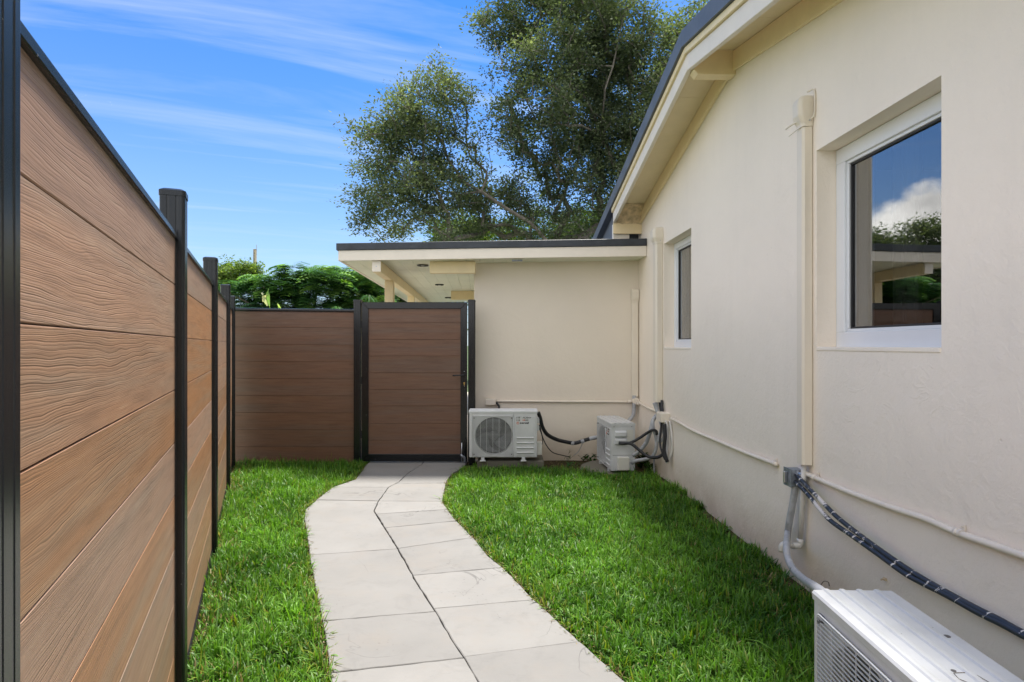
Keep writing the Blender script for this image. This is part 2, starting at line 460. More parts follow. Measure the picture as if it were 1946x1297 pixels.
M = dict(
    stucco=stucco('stucco_cream', (0.885, 0.80, 0.69)),
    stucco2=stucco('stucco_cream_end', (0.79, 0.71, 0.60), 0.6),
    trim=simple('trim_paint_cream', (0.86, 0.71, 0.45), 0.55, var=0.05, bump=0.25, bscale=60),
    trimw=simple('trim_paint_pale', (0.80, 0.73, 0.64), 0.5, var=0.04, bump=0.2, bscale=50),
    soffit=simple('soffit_paint', (0.82, 0.70, 0.48), 0.6, var=0.04, bump=0.2, bscale=50),
    soffitg=simple('soffit_boards_pale', (0.72, 0.73, 0.60), 0.45, var=0.06, vscale=2),
    flash=simple('roof_edge_metal', (0.030, 0.036, 0.046), 0.45, metal=0.0, var=0.35, vscale=7, bump=0.3, bscale=30),
    flashg=simple('roof_edge_slate', (0.10, 0.115, 0.145), 0.5, var=0.2, vscale=5, bump=0.3, bscale=20),
    board=composite_board('fence_board', (1.16, 1.00, 0.86)),
    board_shade=composite_board('fence_board_shaded', (0.54, 0.44, 0.41), 0.15),  # fence board copy; shade on gate and back fence is in the tint
    black=metal_black('powder_black'),
    darkhole=simple('dark_inside', (0.012, 0.012, 0.012), 0.9),
    slab=concrete('paver_concrete', (0.224, 0.218, 0.208)),
    pad=concrete('pad_concrete', (0.16, 0.15, 0.12)),
    deck=concrete('patio_concrete', (0.60, 0.55, 0.46)),
    soil=soil_mat('soil'),
    ground=ground_mat('ground_far'),
    grass=attr_leaf('grass_blades', 0.48, 0.32, 1.6, 0.35),
    leaf=attr_leaf('tree_leaves', 0.65, 0.36, 1.4, 0.15),
    bark=bark_mat('oak_bark', (0.19, 0.165, 0.14)),
    barkp=bark_mat('pale_bark', (0.20, 0.17, 0.13)),
    pole=bark_mat('pole_wood', (0.20, 0.18, 0.12)),
    acw=simple('ac_paint', (0.57, 0.58, 0.585), 0.42, var=0.10, vscale=5, bump=0.05, bscale=90),
    acw2=simple('ac_paint_side', (0.66, 0.64, 0.58), 0.45, var=0.04, vscale=4),
    acgrey=simple('ac_fan_plastic', (0.09, 0.095, 0.10), 0.5, var=0.1),
    coil=simple('ac_coil', (0.02, 0.022, 0.024), 0.5, var=0.3, vscale=50),
    conduit=simple('conduit_painted', (0.78, 0.71, 0.61), 0.45, var=0.05, vscale=12),
    duct=simple('duct_cover_paint', (0.76, 0.69, 0.58), 0.42, var=0.04, vscale=3),
    pvc=simple('pvc_pipe', (0.62, 0.60, 0.56), 0.4, var=0.06, vscale=10),
    wrap=simple('line_wrap_grey', (0.40, 0.41, 0.43), 0.5, var=0.18, vscale=25, bump=0.4, bscale=60),
    tape=simple('tape_black', (0.02, 0.02, 0.022), 0.45, var=0.2),
    blackins=simple('insulation_black', (0.014, 0.015, 0.018), 0.5, var=0.3, vscale=30, bump=0.6, bscale=90),
    cable=cable_mat('cable_paint_spattered'),
    galv=simple('galvanised_box', (0.26, 0.29, 0.33), 0.4, metal=0.5, var=0.3, vscale=40),
    vinyl=vinyl_white('window_vinyl'),
    seal=simple('window_seal', (0.02, 0.02, 0.022), 0.5),
    glass=glass_mat('window_glass'),
    room=simple('room_dark', (0.05, 0.048, 0.045), 0.9),
    curtain=simple('curtain_grey', (0.30, 0.28, 0.26), 0.8, var=0.1),
    brass=simple('brass_lock', (0.55, 0.38, 0.14), 0.3, metal=0.9),
    steel=simple('steel', (0.5, 0.52, 0.55), 0.3, metal=0.9),
    lens=simple('light_lens', (0.6, 0.6, 0.58), 0.3),
    sticker=simple('sticker_paper', (0.62, 0.61, 0.55), 0.6),
    ink=simple('ink_black', (0.02, 0.02, 0.02), 0.5, var=0.0),
    inkgrey=simple('ink_grey', (0.10, 0.095, 0.09), 0.5, var=0.0),
    inkred=simple('ink_orange_red', (0.55, 0.13, 0.06), 0.5, var=0.0),
)


# ------------------------------------------------------------------ mesh helpers
def link(o, parent=None, **props):
    COL.objects.link(o)
    if parent is not None:
        o.parent = parent
    for k, v in props.items():
        o[k] = v
    return o


def obj(name, bm, mat, parent=None, smooth=False, **props):
    me = bpy.data.meshes.new(name)
    if isinstance(bm, bmesh.types.BMesh):
        bmesh.ops.recalc_face_normals(bm, faces=bm.faces)
        bm.to_mesh(me)
        bm.free()
    else:
        me = bm
    me.materials.append(mat)
    if smooth:
        for p in me.polygons:
            p.use_smooth = True
    return link(bpy.data.objects.new(name, me), parent, **props)


def thing(name, label, cat, loc=(0, 0, 0), rz=0.0, group=None):
    o = bpy.data.objects.new(name, None)
    o.empty_display_size = 0.1
    o.location = loc
    o.rotation_euler = (0, 0, rz)
    link(o)
    o['label'] = label
    o['category'] = cat
    if group:
        o['group'] = group
    return o


def box(bm, x0, x1, y0, y1, z0, z1, bev=0.0, seg=1):
    vs = [bm.verts.new(p) for p in ((x0, y0, z0), (x1, y0, z0), (x1, y1, z0), (x0, y1, z0), (x0, y0, z1), (x1, y0, z1), (x1, y1, z1), (x0, y1, z1))]
    fs = [bm.faces.new([vs[i] for i in q]) for q in ((3, 2, 1, 0), (4, 5, 6, 7), (0, 1, 5, 4), (1, 2, 6, 5), (2, 3, 7, 6), (3, 0, 4, 7))]
    if bev > 0:
        es = list({e for f in fs for e in f.edges})
        bmesh.ops.bevel(bm, geom=es, offset=bev, segments=seg, affect='EDGES', profile=0.5)
    return bm


def boxbm(*a, **k):
    return box(bmesh.new(), *a, **k)


def extrude(bm, pts, h0, h1, axis='z'):
    """prism of a polygon; pts 2D; axis z: (x,y), axis y: (x,z) swept in y, axis x: (y,z) swept in x"""
    def mk(p, h):
        if axis == 'z':
            return (p[0], p[1], h)
        if axis == 'y':
            return (p[0], h, p[1])
        return (h, p[0], p[1])
    a = [bm.verts.new(mk(p, h0)) for p in pts]
    b = [bm.verts.new(mk(p, h1)) for p in pts]
    bm.faces.new(a)
    bm.faces.new(list(reversed(b)))
    n = len(pts)
    for i in range(n):
        bm.faces.new((a[i], b[i], b[(i + 1) % n], a[(i + 1) % n]))
    return bm


def smoothpath(pts, n=8):
    """Catmull-Rom through points"""
    P = [Vector(p) for p in pts]
    if len(P) < 3:
        return P
    Q = [P[0] * 2 - P[1]] + P + [P[-1] * 2 - P[-2]]
    out = []
    for i in range(1, len(Q) - 2):
        for k in range(n):
            t = k / n
            a, b, c, d = Q[i - 1], Q[i], Q[i + 1], Q[i + 2]
            out.append(0.5 * ((2 * b) + (c - a) * t + (2 * a - 5 * b + 4 * c - d) * t * t + (3 * b - a - 3 * c + d) * t ** 3))
    out.append(P[-1])
    return out


def tube(bm, path, r, sides=10, cap=True):
    path = [Vector(p) for p in path]
    rr = r if callable(r) else (lambda t: r)
    rings = []
    up = Vector((0, 0, 1))
    prev = None
    n = len(path)
    for i, p in enumerate(path):
        d = (path[min(i + 1, n - 1)] - path[max(i - 1, 0)])
        if d.length < 1e-9:
            d = Vector((0, 0, 1))
        d.normalize()
        if prev is None:
            s = d.cross(up)
            if s.length < 0.05:
                s = d.cross(Vector((1, 0, 0)))
        else:
            s = prev - d * prev.dot(d)
            if s.length < 1e-6:
                s = d.cross(up)
        s.normalize()
        prev = s
        q = d.cross(s)
        rad = rr(i / max(1, n - 1))
        rings.append([bm.verts.new(p + (s * math.cos(2 * math.pi * k / sides) + q * math.sin(2 * math.pi * k / sides)) * rad) for k in range(sides)])
    for a, b in zip(rings, rings[1:]):
        for k in range(sides):
            bm.faces.new((a[k], a[(k + 1) % sides], b[(k + 1) % sides], b[k]))
    if cap:
        bm.faces.new(rings[0])
        bm.faces.new(list(reversed(rings[-1])))
    return bm


def P(px, py, Y):
    """a point seen at target pixel (px, py) at real depth Y"""
    return Vector(((px - CX) / FPX * Y, Y, CAMZ - (py - HY) / FPX * Y))


def G(px, py, z=0.0):
    """ground point seen at that pixel"""
    Y = (CAMZ - z) * FPX / (py - HY)
    return ((px - CX) / FPX * Y, Y)


def npmesh(name, verts, faces, tint=None):
    """verts (n,3); faces list of index arrays with constant corner count"""
    me = bpy.data.meshes.new(name)
    verts = np.asarray(verts, dtype=np.float32)
    me.vertices.add(len(verts))
    me.vertices.foreach_set('co', verts.ravel())
    loops = np.concatenate([np.asarray(f, dtype=np.int32).ravel() for f in faces])
    tot = np.concatenate([np.full(len(f), np.asarray(f).shape[1], dtype=np.int32) for f in faces])
    start = np.concatenate([[0], np.cumsum(tot)[:-1]]).astype(np.int32)
    me.loops.add(len(loops))
    me.loops.foreach_set('vertex_index', loops)
    me.polygons.add(len(tot))
    me.polygons.foreach_set('loop_start', start)
    me.update(calc_edges=True)
    if tint is not None:
        at = me.attributes.new('tint', 'FLOAT_COLOR', 'POINT')
        c = np.ones((len(verts), 4), dtype=np.float32)
        c[:, :3] = tint
        at.data.foreach_set('color', c.ravel())
    return me


# ------------------------------------------------------------------ frames of reference
WALL_X, WALL_T = 1.65, 0.02696
WALL_RZ = math.atan(WALL_T)
FEN_A, FEN_T = 0.254, 0.41826
FEN_RZ = math.atan(FEN_T)
WC, WS = math.cos(WALL_RZ), math.sin(WALL_RZ)
FC = math.cos(FEN_RZ)


def wallx(Y):
    return WALL_X - WALL_T * Y


def fencex(Y):
    return -FEN_A - FEN_T * Y


def PW(px, py, off=0.0):
    """point seen at the pixel, lying off metres in front of the house's side wall"""
    Y = FPX * (WALL_X - off) / (px - CX + FPX * WALL_T)
    return P(px, py, Y)


def gz(Y):
    t = min(1, max(0, (Y - 5.4) / 1.3))
    return -0.035 * t * t * (3 - 2 * t)


# ------------------------------------------------------------------ ground
def ground():
    # one sheet to the horizon, dipping slightly at the gate
    xs = sorted(set([-900, -200, -60, -20, -8] + [round(-5 + 0.5 * i, 2) for i in range(17)] + [8, 20, 60, 200, 900]))
    ys = sorted(set([-300, -60, -15, -5, -2] + [round(-1 + 0.5 * i, 2) for i in range(19)] + [12, 20, 40, 90, 250, 900]))
    V, F = [], []
    for y in ys:
        for x in xs:
            V.append((x, y, -0.075 + gz(min(y, 7))))
    nx = len(xs)
    for j in range(len(ys) - 1):
        for i in range(nx - 1):
            F.append((j * nx + i, j * nx + i + 1, (j + 1) * nx + i + 1, (j + 1) * nx + i))
    me = npmesh('ground', V, [np.array(F)])
    obj('ground', me, M['ground'], kind='structure')
    # soil of the side yard
    V, F = [], []
    n = 60
    ysn = np.linspace(-1.5, 6.99, n)
    m = 24
    for y in ysn:
        for k in range(m):
            x = fencex(y) - 0.02 + (wallx(y) + 0.02 - (fencex(y) - 0.02)) * k / (m - 1)
            V.append((x, y, -0.03 + gz(y) + 0.006 * mnoise.noise(Vector((x * 5, y * 5, 0)))))
    for j in range(n - 1):
        for i in range(m - 1):
            F.append((j * m + i, j * m + i + 1, (j + 1) * m + i + 1, (j + 1) * m + i))
    obj('soil', npmesh('soil', V, [np.array(F)]), M['soil'], kind='structure', smooth=True)


ground()
obj('patio', boxbm(-5.2, -0.25, 6.90, 17.0, -0.30, -0.050), M['deck'], kind='structure')


# ------------------------------------------------------------------ path of pavers
def zc(pts):
    return [G(560 + x / 2.862, 860 + y / 2.862) for x, y in pts]


LEFT = zc([(388, 50), (330, 145), (215, 185), (120, 255), (55, 310), (50, 360), (70, 480), (85, 600), (110, 740), (150, 920), (175, 1080), (200, 1250)])
RIGHT = zc([(930, 50), (850, 115), (820, 170), (803, 270), (870, 360), (970, 460), (1050, 560), (1140, 630), (1290, 790), (1340, 830), (1540, 1020), (1800, 1250)])
CENT = zc([(690, 50), (625, 95), (565, 160), (510, 190), (455, 265), (432, 318), (490, 410), (560, 520), (660, 700), (770, 870), (850, 1010), (925, 1120), (1000, 1251)])


def extend(pl, ynew):
    (xa, ya), (xb, yb) = pl[-2], pl[-1]
    pl = list(pl)
    dx = (xb - xa) / (yb - ya) * 0.7
    pl.append((xb + dx * (ynew - yb), ynew))
    return sorted(pl, key=lambda p: p[1])


LEFT, RIGHT, CENT = extend(LEFT, -1.4), extend(RIGHT, -1.4), extend(CENT, -1.4)


def at(pl, y):
    if y <= pl[0][1]:
        return pl[0][0]
    for (x0, y0), (x1, y1) in zip(pl, pl[1:]):
        if y0 <= y <= y1:
            return x0 + (x1 - x0) * (y - y0) / max(1e-6, y1 - y0)
    return pl[-1][0]


def between(pl, ya, yb):
    lo, hi = min(ya, yb), max(ya, yb)
    q = [(x, y) for x, y in pl if lo + 0.03 < y < hi - 0.03]
    return q if ya < yb else q[::-1]


def inset(poly, d):
    n = len(poly)
    area = sum(poly[i][0] * poly[(i + 1) % n][1] - poly[(i + 1) % n][0] * poly[i][1] for i in range(n))
    sg = 1 if area > 0 else -1
    out = []
    for i in range(n):
        p0, p1, p2 = Vector(poly[i - 1]), Vector(poly[i]), Vector(poly[(i + 1) % n])
        a = (p1 - p0).normalized()
        b = (p2 - p1).normalized()
        na, nb = Vector((-a.y, a.x)) * sg, Vector((-b.y, b.x)) * sg
        k = (na + nb)
        k = k / max(0.3, k.length_squared) * 2 if k.length > 0 else na
        out.append(tuple(p1 + k * d))
    return out


def yz(zy):
    return CAMZ * FPX / (860 + zy / 2.862 - HY)


path_root = bpy.data.objects.new('path', None)
link(path_root, kind='structure')
YEND = 6.86


def slab(poly, dz=0.0):
    # subdivide and roughen the outline a little
    fine = []
    for i, p in enumerate(poly):
        q = poly[(i + 1) % len(poly)]
        k = max(1, int(math.hypot(q[0] - p[0], q[1] - p[1]) / 0.05))
        fine.append(p)
        for j in range(1, k):
            fine.append((p[0] + (q[0] - p[0]) * j / k + random.uniform(-.0024, .0024), p[1] + (q[1] - p[1]) * j / k + random.uniform(-.0024, .0024)))
    poly = fine
    gp = random.uniform(0.0018, 0.0046)
    q0 = inset(poly, gp)
    q1 = inset(poly, gp + random.uniform(0.002, 0.004))
    bm = bmesh.new()
    f = lambda p, h: (p[0], p[1], h + gz(p[1]) + dz)
    a = [bm.verts.new(f(p, -0.045)) for p in q0]
    b = [bm.verts.new(f(p, -0.003)) for p in q0]
    c = [bm.verts.new(f(p, 0.0)) for p in q1]
    n = len(q0)
    for u, v in ((a, b), (b, c)):
        for i in range(n):
            bm.faces.new((u[i], u[(i + 1) % n], v[(i + 1) % n], v[i]))
    bm.faces.new(c)
    obj('paving_slab', bm, M['slab'], path_root)


# right column joints: (y at centre line, y at right edge); left: (y at left edge, y at centre line)
RJ = [(yz(50), yz(50)), (yz(122), yz(124)), (yz(168), yz(166)), (yz(265), yz(266)), (yz(335), yz(310)), (yz(410), yz(372)), (yz(522), yz(462)), (yz(668), yz(625)), (yz(848), yz(800)), (yz(1112), yz(1030))]
LJ = [(yz(50), yz(50)), (yz(123), yz(122)), (yz(189), yz(190)), (yz(258), yz(264)), (yz(558), yz(524)), (yz(918), yz(866)), (yz(1200), yz(1118))]
y = RJ[-1]
while y[0] > -1.2:
    y = (y[0] - 0.44, y[1] - 0.44)
    RJ.append(y)
y = LJ[-1]
while y[0] > -1.2:
    y = (y[0] - 0.52, y[1] - 0.52)
    LJ.append(y)
RJ[0] = LJ[0] = (YEND, YEND)
for (c0, e0), (c1, e1) in zip(RJ, RJ[1:]):
    poly = [(at(CENT, c0), c0)] + between(CENT, c0, c1) + [(at(CENT, c1), c1), (at(RIGHT, e1), e1)] + between(RIGHT, e1, e0) + [(at(RIGHT, e0), e0)]
    slab(poly, random.uniform(-0.0015, 0.0015))
for (e0, c0), (e1, c1) in zip(LJ, LJ[1:]):
    poly = [(at(CENT, c0), c0), (at(LEFT, e0), e0)] + between(LEFT, e0, e1) + [(at(LEFT, e1), e1), (at(CENT, c1), c1)] + between(CENT, c1, c0)
    slab(poly, random.uniform(-0.0015, 0.0015))


# ------------------------------------------------------------------ grass
def vnoise(x, y, s, seed=0.0):
    """cheap smooth value noise in numpy"""
    x = x * s + seed * 13.7
    y = y * s + seed * 7.1
    xi, yi = np.floor(x), np.floor(y)
    fx, fy = x - xi, y - yi
    fx, fy = fx * fx * (3 - 2 * fx), fy * fy * (3 - 2 * fy)
    h = lambda a, b: np.modf(np.abs(np.sin(a * 127.1 + b * 311.7) * 43758.5453))[0]
    return (h(xi, yi) * (1 - fx) + h(xi + 1, yi) * fx) * (1 - fy) + (h(xi, yi + 1) * (1 - fx) + h(xi + 1, yi + 1) * fx) * fy


def blades(px, py, pz, L, W, lean, curl, cols):
    n = len(px)
    ang = rng.uniform(0, 2 * np.pi, n)
    dx, dy = np.cos(ang), np.sin(ang)
    sx, sy = -dy, dx
    tw = rng.uniform(-0.6, 0.6, n)
    pos = np.zeros((n, 4, 3))
    cx, cy, cz = px.copy(), py.copy(), pz.copy()
    a = lean.copy()
    rows = []
    widths = [1.0, 0.95, 0.62]
    segl = L / 3
    for k in range(3):
        w = W * widths[k] * 0.5
        rows.append((np.stack([cx - sx * w, cy - sy * w, cz], 1), np.stack([cx + sx * w, cy + sy * w, cz + w * tw], 1)))
        cx = cx + dx * np.sin(a) * segl
        cy = cy + dy * np.sin(a) * segl
        cz = cz + np.cos(a) * segl
        a = a + curl
    tip = np.stack([cx, cy, cz], 1)
    V = np.stack([rows[0][0], rows[0][1], rows[1][0], rows[1][1], rows[2][0], rows[2][1], tip], 1).reshape(-1, 3)
    V[:, 2] = np.maximum(V[:, 2], np.repeat(pz, 7) - 0.004)
    b = (np.arange(n) * 7)[:, None]
    Q = np.concatenate([b + np.array([[0, 1, 3, 2]]), b + np.array([[2, 3, 5, 4]])])
    T = b + np.array([[4, 5, 6]])
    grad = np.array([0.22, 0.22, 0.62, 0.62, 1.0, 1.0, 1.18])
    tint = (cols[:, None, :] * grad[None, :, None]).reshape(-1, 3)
    return V, Q, T, tint


def lawn(name, inside, ylo, yhi, xlo, xhi, dens_near, dens_far, label, upright=0.0, seed=1):
    area = (yhi - ylo) * (xhi - xlo)
    N = int(area * dens_near)
    x = rng.uniform(xlo, xhi, N)
    y = rng.uniform(ylo, yhi, N)
    keep = rng.uniform(0, 1, N) < np.clip(1 - (y - 2.5) / 5 * (1 - dens_far / dens_near), 0.1, 1)
    x, y = x[keep], y[keep]
    dP, dW, ok = inside(x, y)      # distance to the path edge, distance to wall or fence
    x, y, dP, dW = x[ok], y[ok], dP[ok], dW[ok]
    n = len(x)
    g = np.array([gz(v) for v in y])
    big = vnoise(x, y, 1.7, seed) * 0.6 + vnoise(x, y, 5.5, seed + 2) * 0.4
    tuft = vnoise(x, y, 16, seed + 5)
    L = 0.066 * (0.45 + 1.0 * tuft) * rng.uniform(0.6, 1.4, n) * (1 + 0.35 * upright)
    W = rng.uniform(0.0042, 0.0102, n)
    lean = rng.uniform(0.05, 1.25, n) * (1 - 0.40 * upright)
    curl = rng.uniform(-0.25, 0.75, n)
    # colour
    c1 = np.array([0.064, 0.170, 0.012])
    c2 = np.array([0.165, 0.340, 0.040])
    c3 = np.array([0.022, 0.085, 0.010])
    t = np.clip(big * 1.9 - 0.50 + 0.35 * (tuft - 0.5) + rng.normal(0, 0.25, n), 0, 1)[:, None]
    col = c1 * (1 - t) + c2 * t
    col = col * (0.80 + 0.42 * vnoise(x, y, 3.1, seed + 9))[:, None]
    dk = rng.uniform(0, 1, n)[:, None] < 0.30 + 0.25 * (vnoise(x, y, 11, seed + 14)[:, None] > 0.62)
    col = np.where(dk, c3 + 0.4 * (col - c3), col)
    dry = np.array([0.30, 0.23, 0.11])
    pd = 0.035 + 0.50 * np.exp(-dP / 0.035) * vnoise(x, y, 9, 3) + 0.75 * np.exp(-dW / 0.11) * np.clip(vnoise(x, y, 4, 8) * 1.8 - 0.45, 0, 1)
    pd = pd + 0.10 * np.clip(vnoise(x, y, 2.3, 11) - 0.66, 0, 1) * 5
    isd = rng.uniform(0, 1, n) < pd
    col = np.where(isd[:, None], dry * rng.uniform(0.6, 1.3, n)[:, None], col)
    L = np.where(isd, L * 0.7, L)
    yel = (rng.uniform(0, 1, n) < 0.05 + 0.25 * np.exp(-dP / 0.06))[:, None]
    col = np.where(yel & ~isd[:, None], np.array([0.19, 0.25, 0.025]), col)
    # shorter where mown along walls and path
    L = L * (0.85 + 0.15 * np.clip(dP / 0.06, 0, 1))
    Lw = rng.uniform(0, 1, n) < 0.012
    L = np.where(Lw, L * 1.8, L)
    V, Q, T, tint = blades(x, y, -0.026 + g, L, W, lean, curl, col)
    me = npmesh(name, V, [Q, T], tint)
    return obj(name, me, M['grass'], kind='stuff', label=label, category='grass')


LX = np.array([p[1] for p in LEFT]); LXX = np.array([p[0] for p in LEFT])
RXy = np.array([p[1] for p in RIGHT]); RXX = np.array([p[0] for p in RIGHT])


def in_left(x, y):
    jit = 0.012 * (vnoise(x * 0, y, 30, 4) - 0.5)
    dp = np.interp(y, LX, LXX) + jit - x - 0.004
    dw = x - (-FEN_A - FEN_T * y) + 0.02
    ok = (dp > 0) & (dw > 0.0) & (y < 6.78)
    return dp, dw, ok


def in_right(x, y):
    jit = 0.012 * (vnoise(x * 0, y, 30, 9) - 0.5)
    # the path flares right near the gate: grass begins in front of the first unit
    dp = x - np.interp(y, RXy, RXX) + jit - 0.010
    dw = (WALL_X - WALL_T * y) - x
    far = 6.44 - 0.34 * np.clip((x - 0.25) / 0.7, 0, 1) ** 1.3 + 0.10 * (vnoise(x, y, 6, 21) - 0.5)
    ragged = rng.uniform(0, 1, len(x)) < np.clip((far + 0.10 - y) / 0.22, 0, 1) ** 1.3
    bare = vnoise(x, y, 7, 33) > 0.25 + 0.6 * np.exp(-dw / 0.05)
    ok = (dp > 0) & (dw > 0.004) & ragged & (bare | (dw > 0.10))
    # footprints of the near condenser
    u = x - 0.958 - 0.034 * (y - 1.917)
    ok &= ~((u > 0.01) & (u < 0.23) & (y < 1.9) & (y > 1.2))
    return dp, dw, ok


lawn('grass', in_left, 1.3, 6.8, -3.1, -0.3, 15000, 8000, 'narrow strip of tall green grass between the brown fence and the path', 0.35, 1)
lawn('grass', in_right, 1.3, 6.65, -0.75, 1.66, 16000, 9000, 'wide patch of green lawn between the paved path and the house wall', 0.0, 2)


# ------------------------------------------------------------------ fences
POST_Y = [-1.0, 0.708, 2.341, 4.086, 5.886, 7.067]
BZ = [1.641, 1.476, 1.296, 1.116, 0.936, 0.756, 0.576, 0.396, 0.216, 0.03]


def rounded(w, h, r, n=3):
    pts = []
    for cx, cy, a0 in ((w - r, h - r, 0), (r, h - r, 90), (r, r, 180), (w - r, r, 270)):
        for k in range(n + 1):
            a = R(a0 + 90 * k / n)
            pts.append((cx + r * math.cos(a), cy + r * math.sin(a)))
    return pts


def grooved_post(name, parent, x0, x1, y0, y1, z0, z1, cap=True, gx=True):
    """square aluminium post with rounded arrises, shallow grooves and a low cap"""
    w, d = x1 - x0, y1 - y0
    r = 0.010
    # plan outline with two shallow grooves on each face
    pts = []
    def side(p, q, nx, ny):
        L = math.hypot(q[0] - p[0], q[1] - p[1])
        ux, uy = (q[0] - p[0]) / L, (q[1] - p[1]) / L
        for s, dep in ((r, 0), (L * 0.27, 0), (L * 0.29, 0.0009), (L * 0.36, 0.0009), (L * 0.38, 0), (L * 0.62, 0), (L * 0.64, 0.0009), (L * 0.71, 0.0009), (L * 0.73, 0), (L - r, 0)):
            pts.append((p[0] + ux * s - nx * dep, p[1] + uy * s - ny * dep))
    c = [(x0, y0), (x1, y0), (x1, y1), (x0, y1)]
    nrm = [(0, -1), (1, 0), (0, 1), (-1, 0)]
    for i in range(4):
        side(c[i], c[(i + 1) % 4], *nrm[i])
        # rounded corner
        p = c[(i + 1) % 4]
        ex, ey = (x0 + x1) / 2, (y0 + y1) / 2
        sx, sy = (1 if p[0] > ex else -1), (1 if p[1] > ey else -1)
        cx, cy = p[0] - sx * r, p[1] - sy * r
        a0 = math.atan2(nrm[i][1], nrm[i][0])
        for k in (1, 2):
            a = a0 + math.pi / 2 * k / 3
            pts.append((cx + r * math.cos(a), cy + r * math.sin(a)))
    po = obj(name, extrude(bmesh.new(), pts, z0, z1), M['black'], parent)
    if cap:
        e = 0.0025
        bm = bmesh.new()
        rp = [(x0 - e + a, y0 - e + b) for a, b in rounded(w + 2 * e, d + 2 * e, 0.012)]
        rq = [(x0 + 0.008 + a, y0 + 0.008 + b) for a, b in rounded(w - 0.016, d - 0.016, 0.012)]
        n = len(rp)
        A = [bm.verts.new((p[0], p[1], z1 - 0.016)) for p in rp]
        B = [bm.verts.new((p[0], p[1], z1 + 0.002)) for p in rp]
        C = [bm.verts.new((p[0], p[1], z1 + 0.009)) for p in rq]
        for u, v in ((A, B), (B, C)):
            for i in range(n):
                bm.faces.new((u[i], u[(i + 1) % n], v[(i + 1) % n], v[i]))
        bm.faces.new(A)
        bm.faces.new(C)
        obj('post_cap', bm, M['black'], po)
    return po


def board_profile(x_in, th, z0, z1):
    """cross-section (x,z): face towards +x, chamfered joint edges"""
    return [(x_in - th, z0 + 0.002), (x_in - th + 0.004, z0 + 0.002), (x_in - th + 0.004, z0 - 0.009), (x_in - th + 0.009, z0 - 0.009), (x_in - th + 0.009, z0 + 0.002), (x_in - 0.003, z0 + 0.0012), (x_in, z0 + 0.003), (x_in, z1 - 0.002), (x_in - 0.002, z1 - 0.0006), (x_in - th, z1 - 0.0006)]


def side_fence():
    f = thing('fence', 'tall brown wood look panel fence with black posts running beside the camera on the left', 'fence', (-FEN_A, 0, 0), FEN_RZ)
    for i, ye in enumerate(POST_Y):
        ztop = 1.797 if i < 5 else 1.785
        if i == 0:
            ye += 0.0
        grooved_post('post', f, -0.078, 0.0, ye - 0.088, ye, -0.08, ztop)
    for a, b in zip(POST_Y, POST_Y[1:]):
        y0, y1 = a - 0.006, b - 0.082
        for k in range(len(BZ) - 1):
            bm = extrude(bmesh.new(), board_profile(-0.030, 0.020, BZ[k + 1], BZ[k]), y0, y1, 'y')
            # place object origin at the board so that grain differs
            o = obj('board', bm, M['board'], f)
        # top rail: stepped channel
        zt = BZ[0]
        prof = [(-0.058, zt - 0.012), (-0.022, zt - 0.012), (-0.020, zt - 0.010), (-0.020, zt + 0.004), (-0.024, zt + 0.010), (-0.031, zt + 0.011), (-0.031, zt + 0.017), (-0.033, zt + 0.024), (-0.038, zt + 0.027), (-0.060, zt + 0.027), (-0.062, zt + 0.024)]
        obj('top_rail', extrude(bmesh.new(), prof, y0 - 0.003, y1 + 0.003, 'y'), M['black'], f)
        obj('bottom_rail', boxbm(-0.060, -0.022, y0, y1, -0.02, 0.031, bev=0.002), M['black'], f)
        # little screws on the post side
    return f


side_fence()


def back_fence():
    Y = 6.70
    x0, x1 = -3.17, -1.752
    f = thing('fence', 'low shaded brown board fence section between the corner post and the gate', 'fence', (0, 0, 0))
    zs = [1.662 - 0.1905 * k for k in range(9)] + [-0.05]
    tilt = lambda x, z: z - 0.016 * (x - x0) / (x1 - x0) * max(0, min(1, z / 1.6))
    for k in range(9):
        bm = bmesh.new()
        zt, zb = zs[k], zs[k + 1]
        prof = [(Y + 0.045, zb + 0.002), (Y + 0.041, zb + 0.002), (Y + 0.041, zb - 0.009), (Y + 0.036, zb - 0.009), (Y + 0.036, zb + 0.002), (Y + 0.029, zb + 0.0012), (Y + 0.027, zb + 0.0030), (Y + 0.027, zt - 0.0020), (Y + 0.029, zt - 0.0006), (Y + 0.045, zt - 0.0006)]
        extrude(bm, prof, x0, x1, 'x')
        for v in bm.verts:
            v.co.z = tilt(v.co.x, v.co.z)
            # grain in the shared material runs along Y: turn the mesh and counter-rotate the object
            v.co = Vector((v.co.y, -v.co.x, v.co.z))
        o = obj('board', bm, M['board_shade'], f)
        o.rotation_euler = (0, 0, R(90))
    bm = bmesh.new()
    prof = [(Y + 0.060, zs[0] - 0.012), (Y + 0.016, zs[0] - 0.012), (Y + 0.014, zs[0] + 0.004), (Y + 0.020, zs[0] + 0.012), (Y + 0.020, zs[0] + 0.020), (Y + 0.056, zs[0] + 0.024)]
    extrude(bm, prof, x0, x1, 'x')
    for v in bm.verts:
        v.co.z = tilt(v.co.x, v.co.z)
    obj('top_rail', bm, M['black'], f)
    grooved_post('post', f, -1.752, -1.672, Y - 0.012, Y + 0.068, -0.12, 1.765)


back_fence()


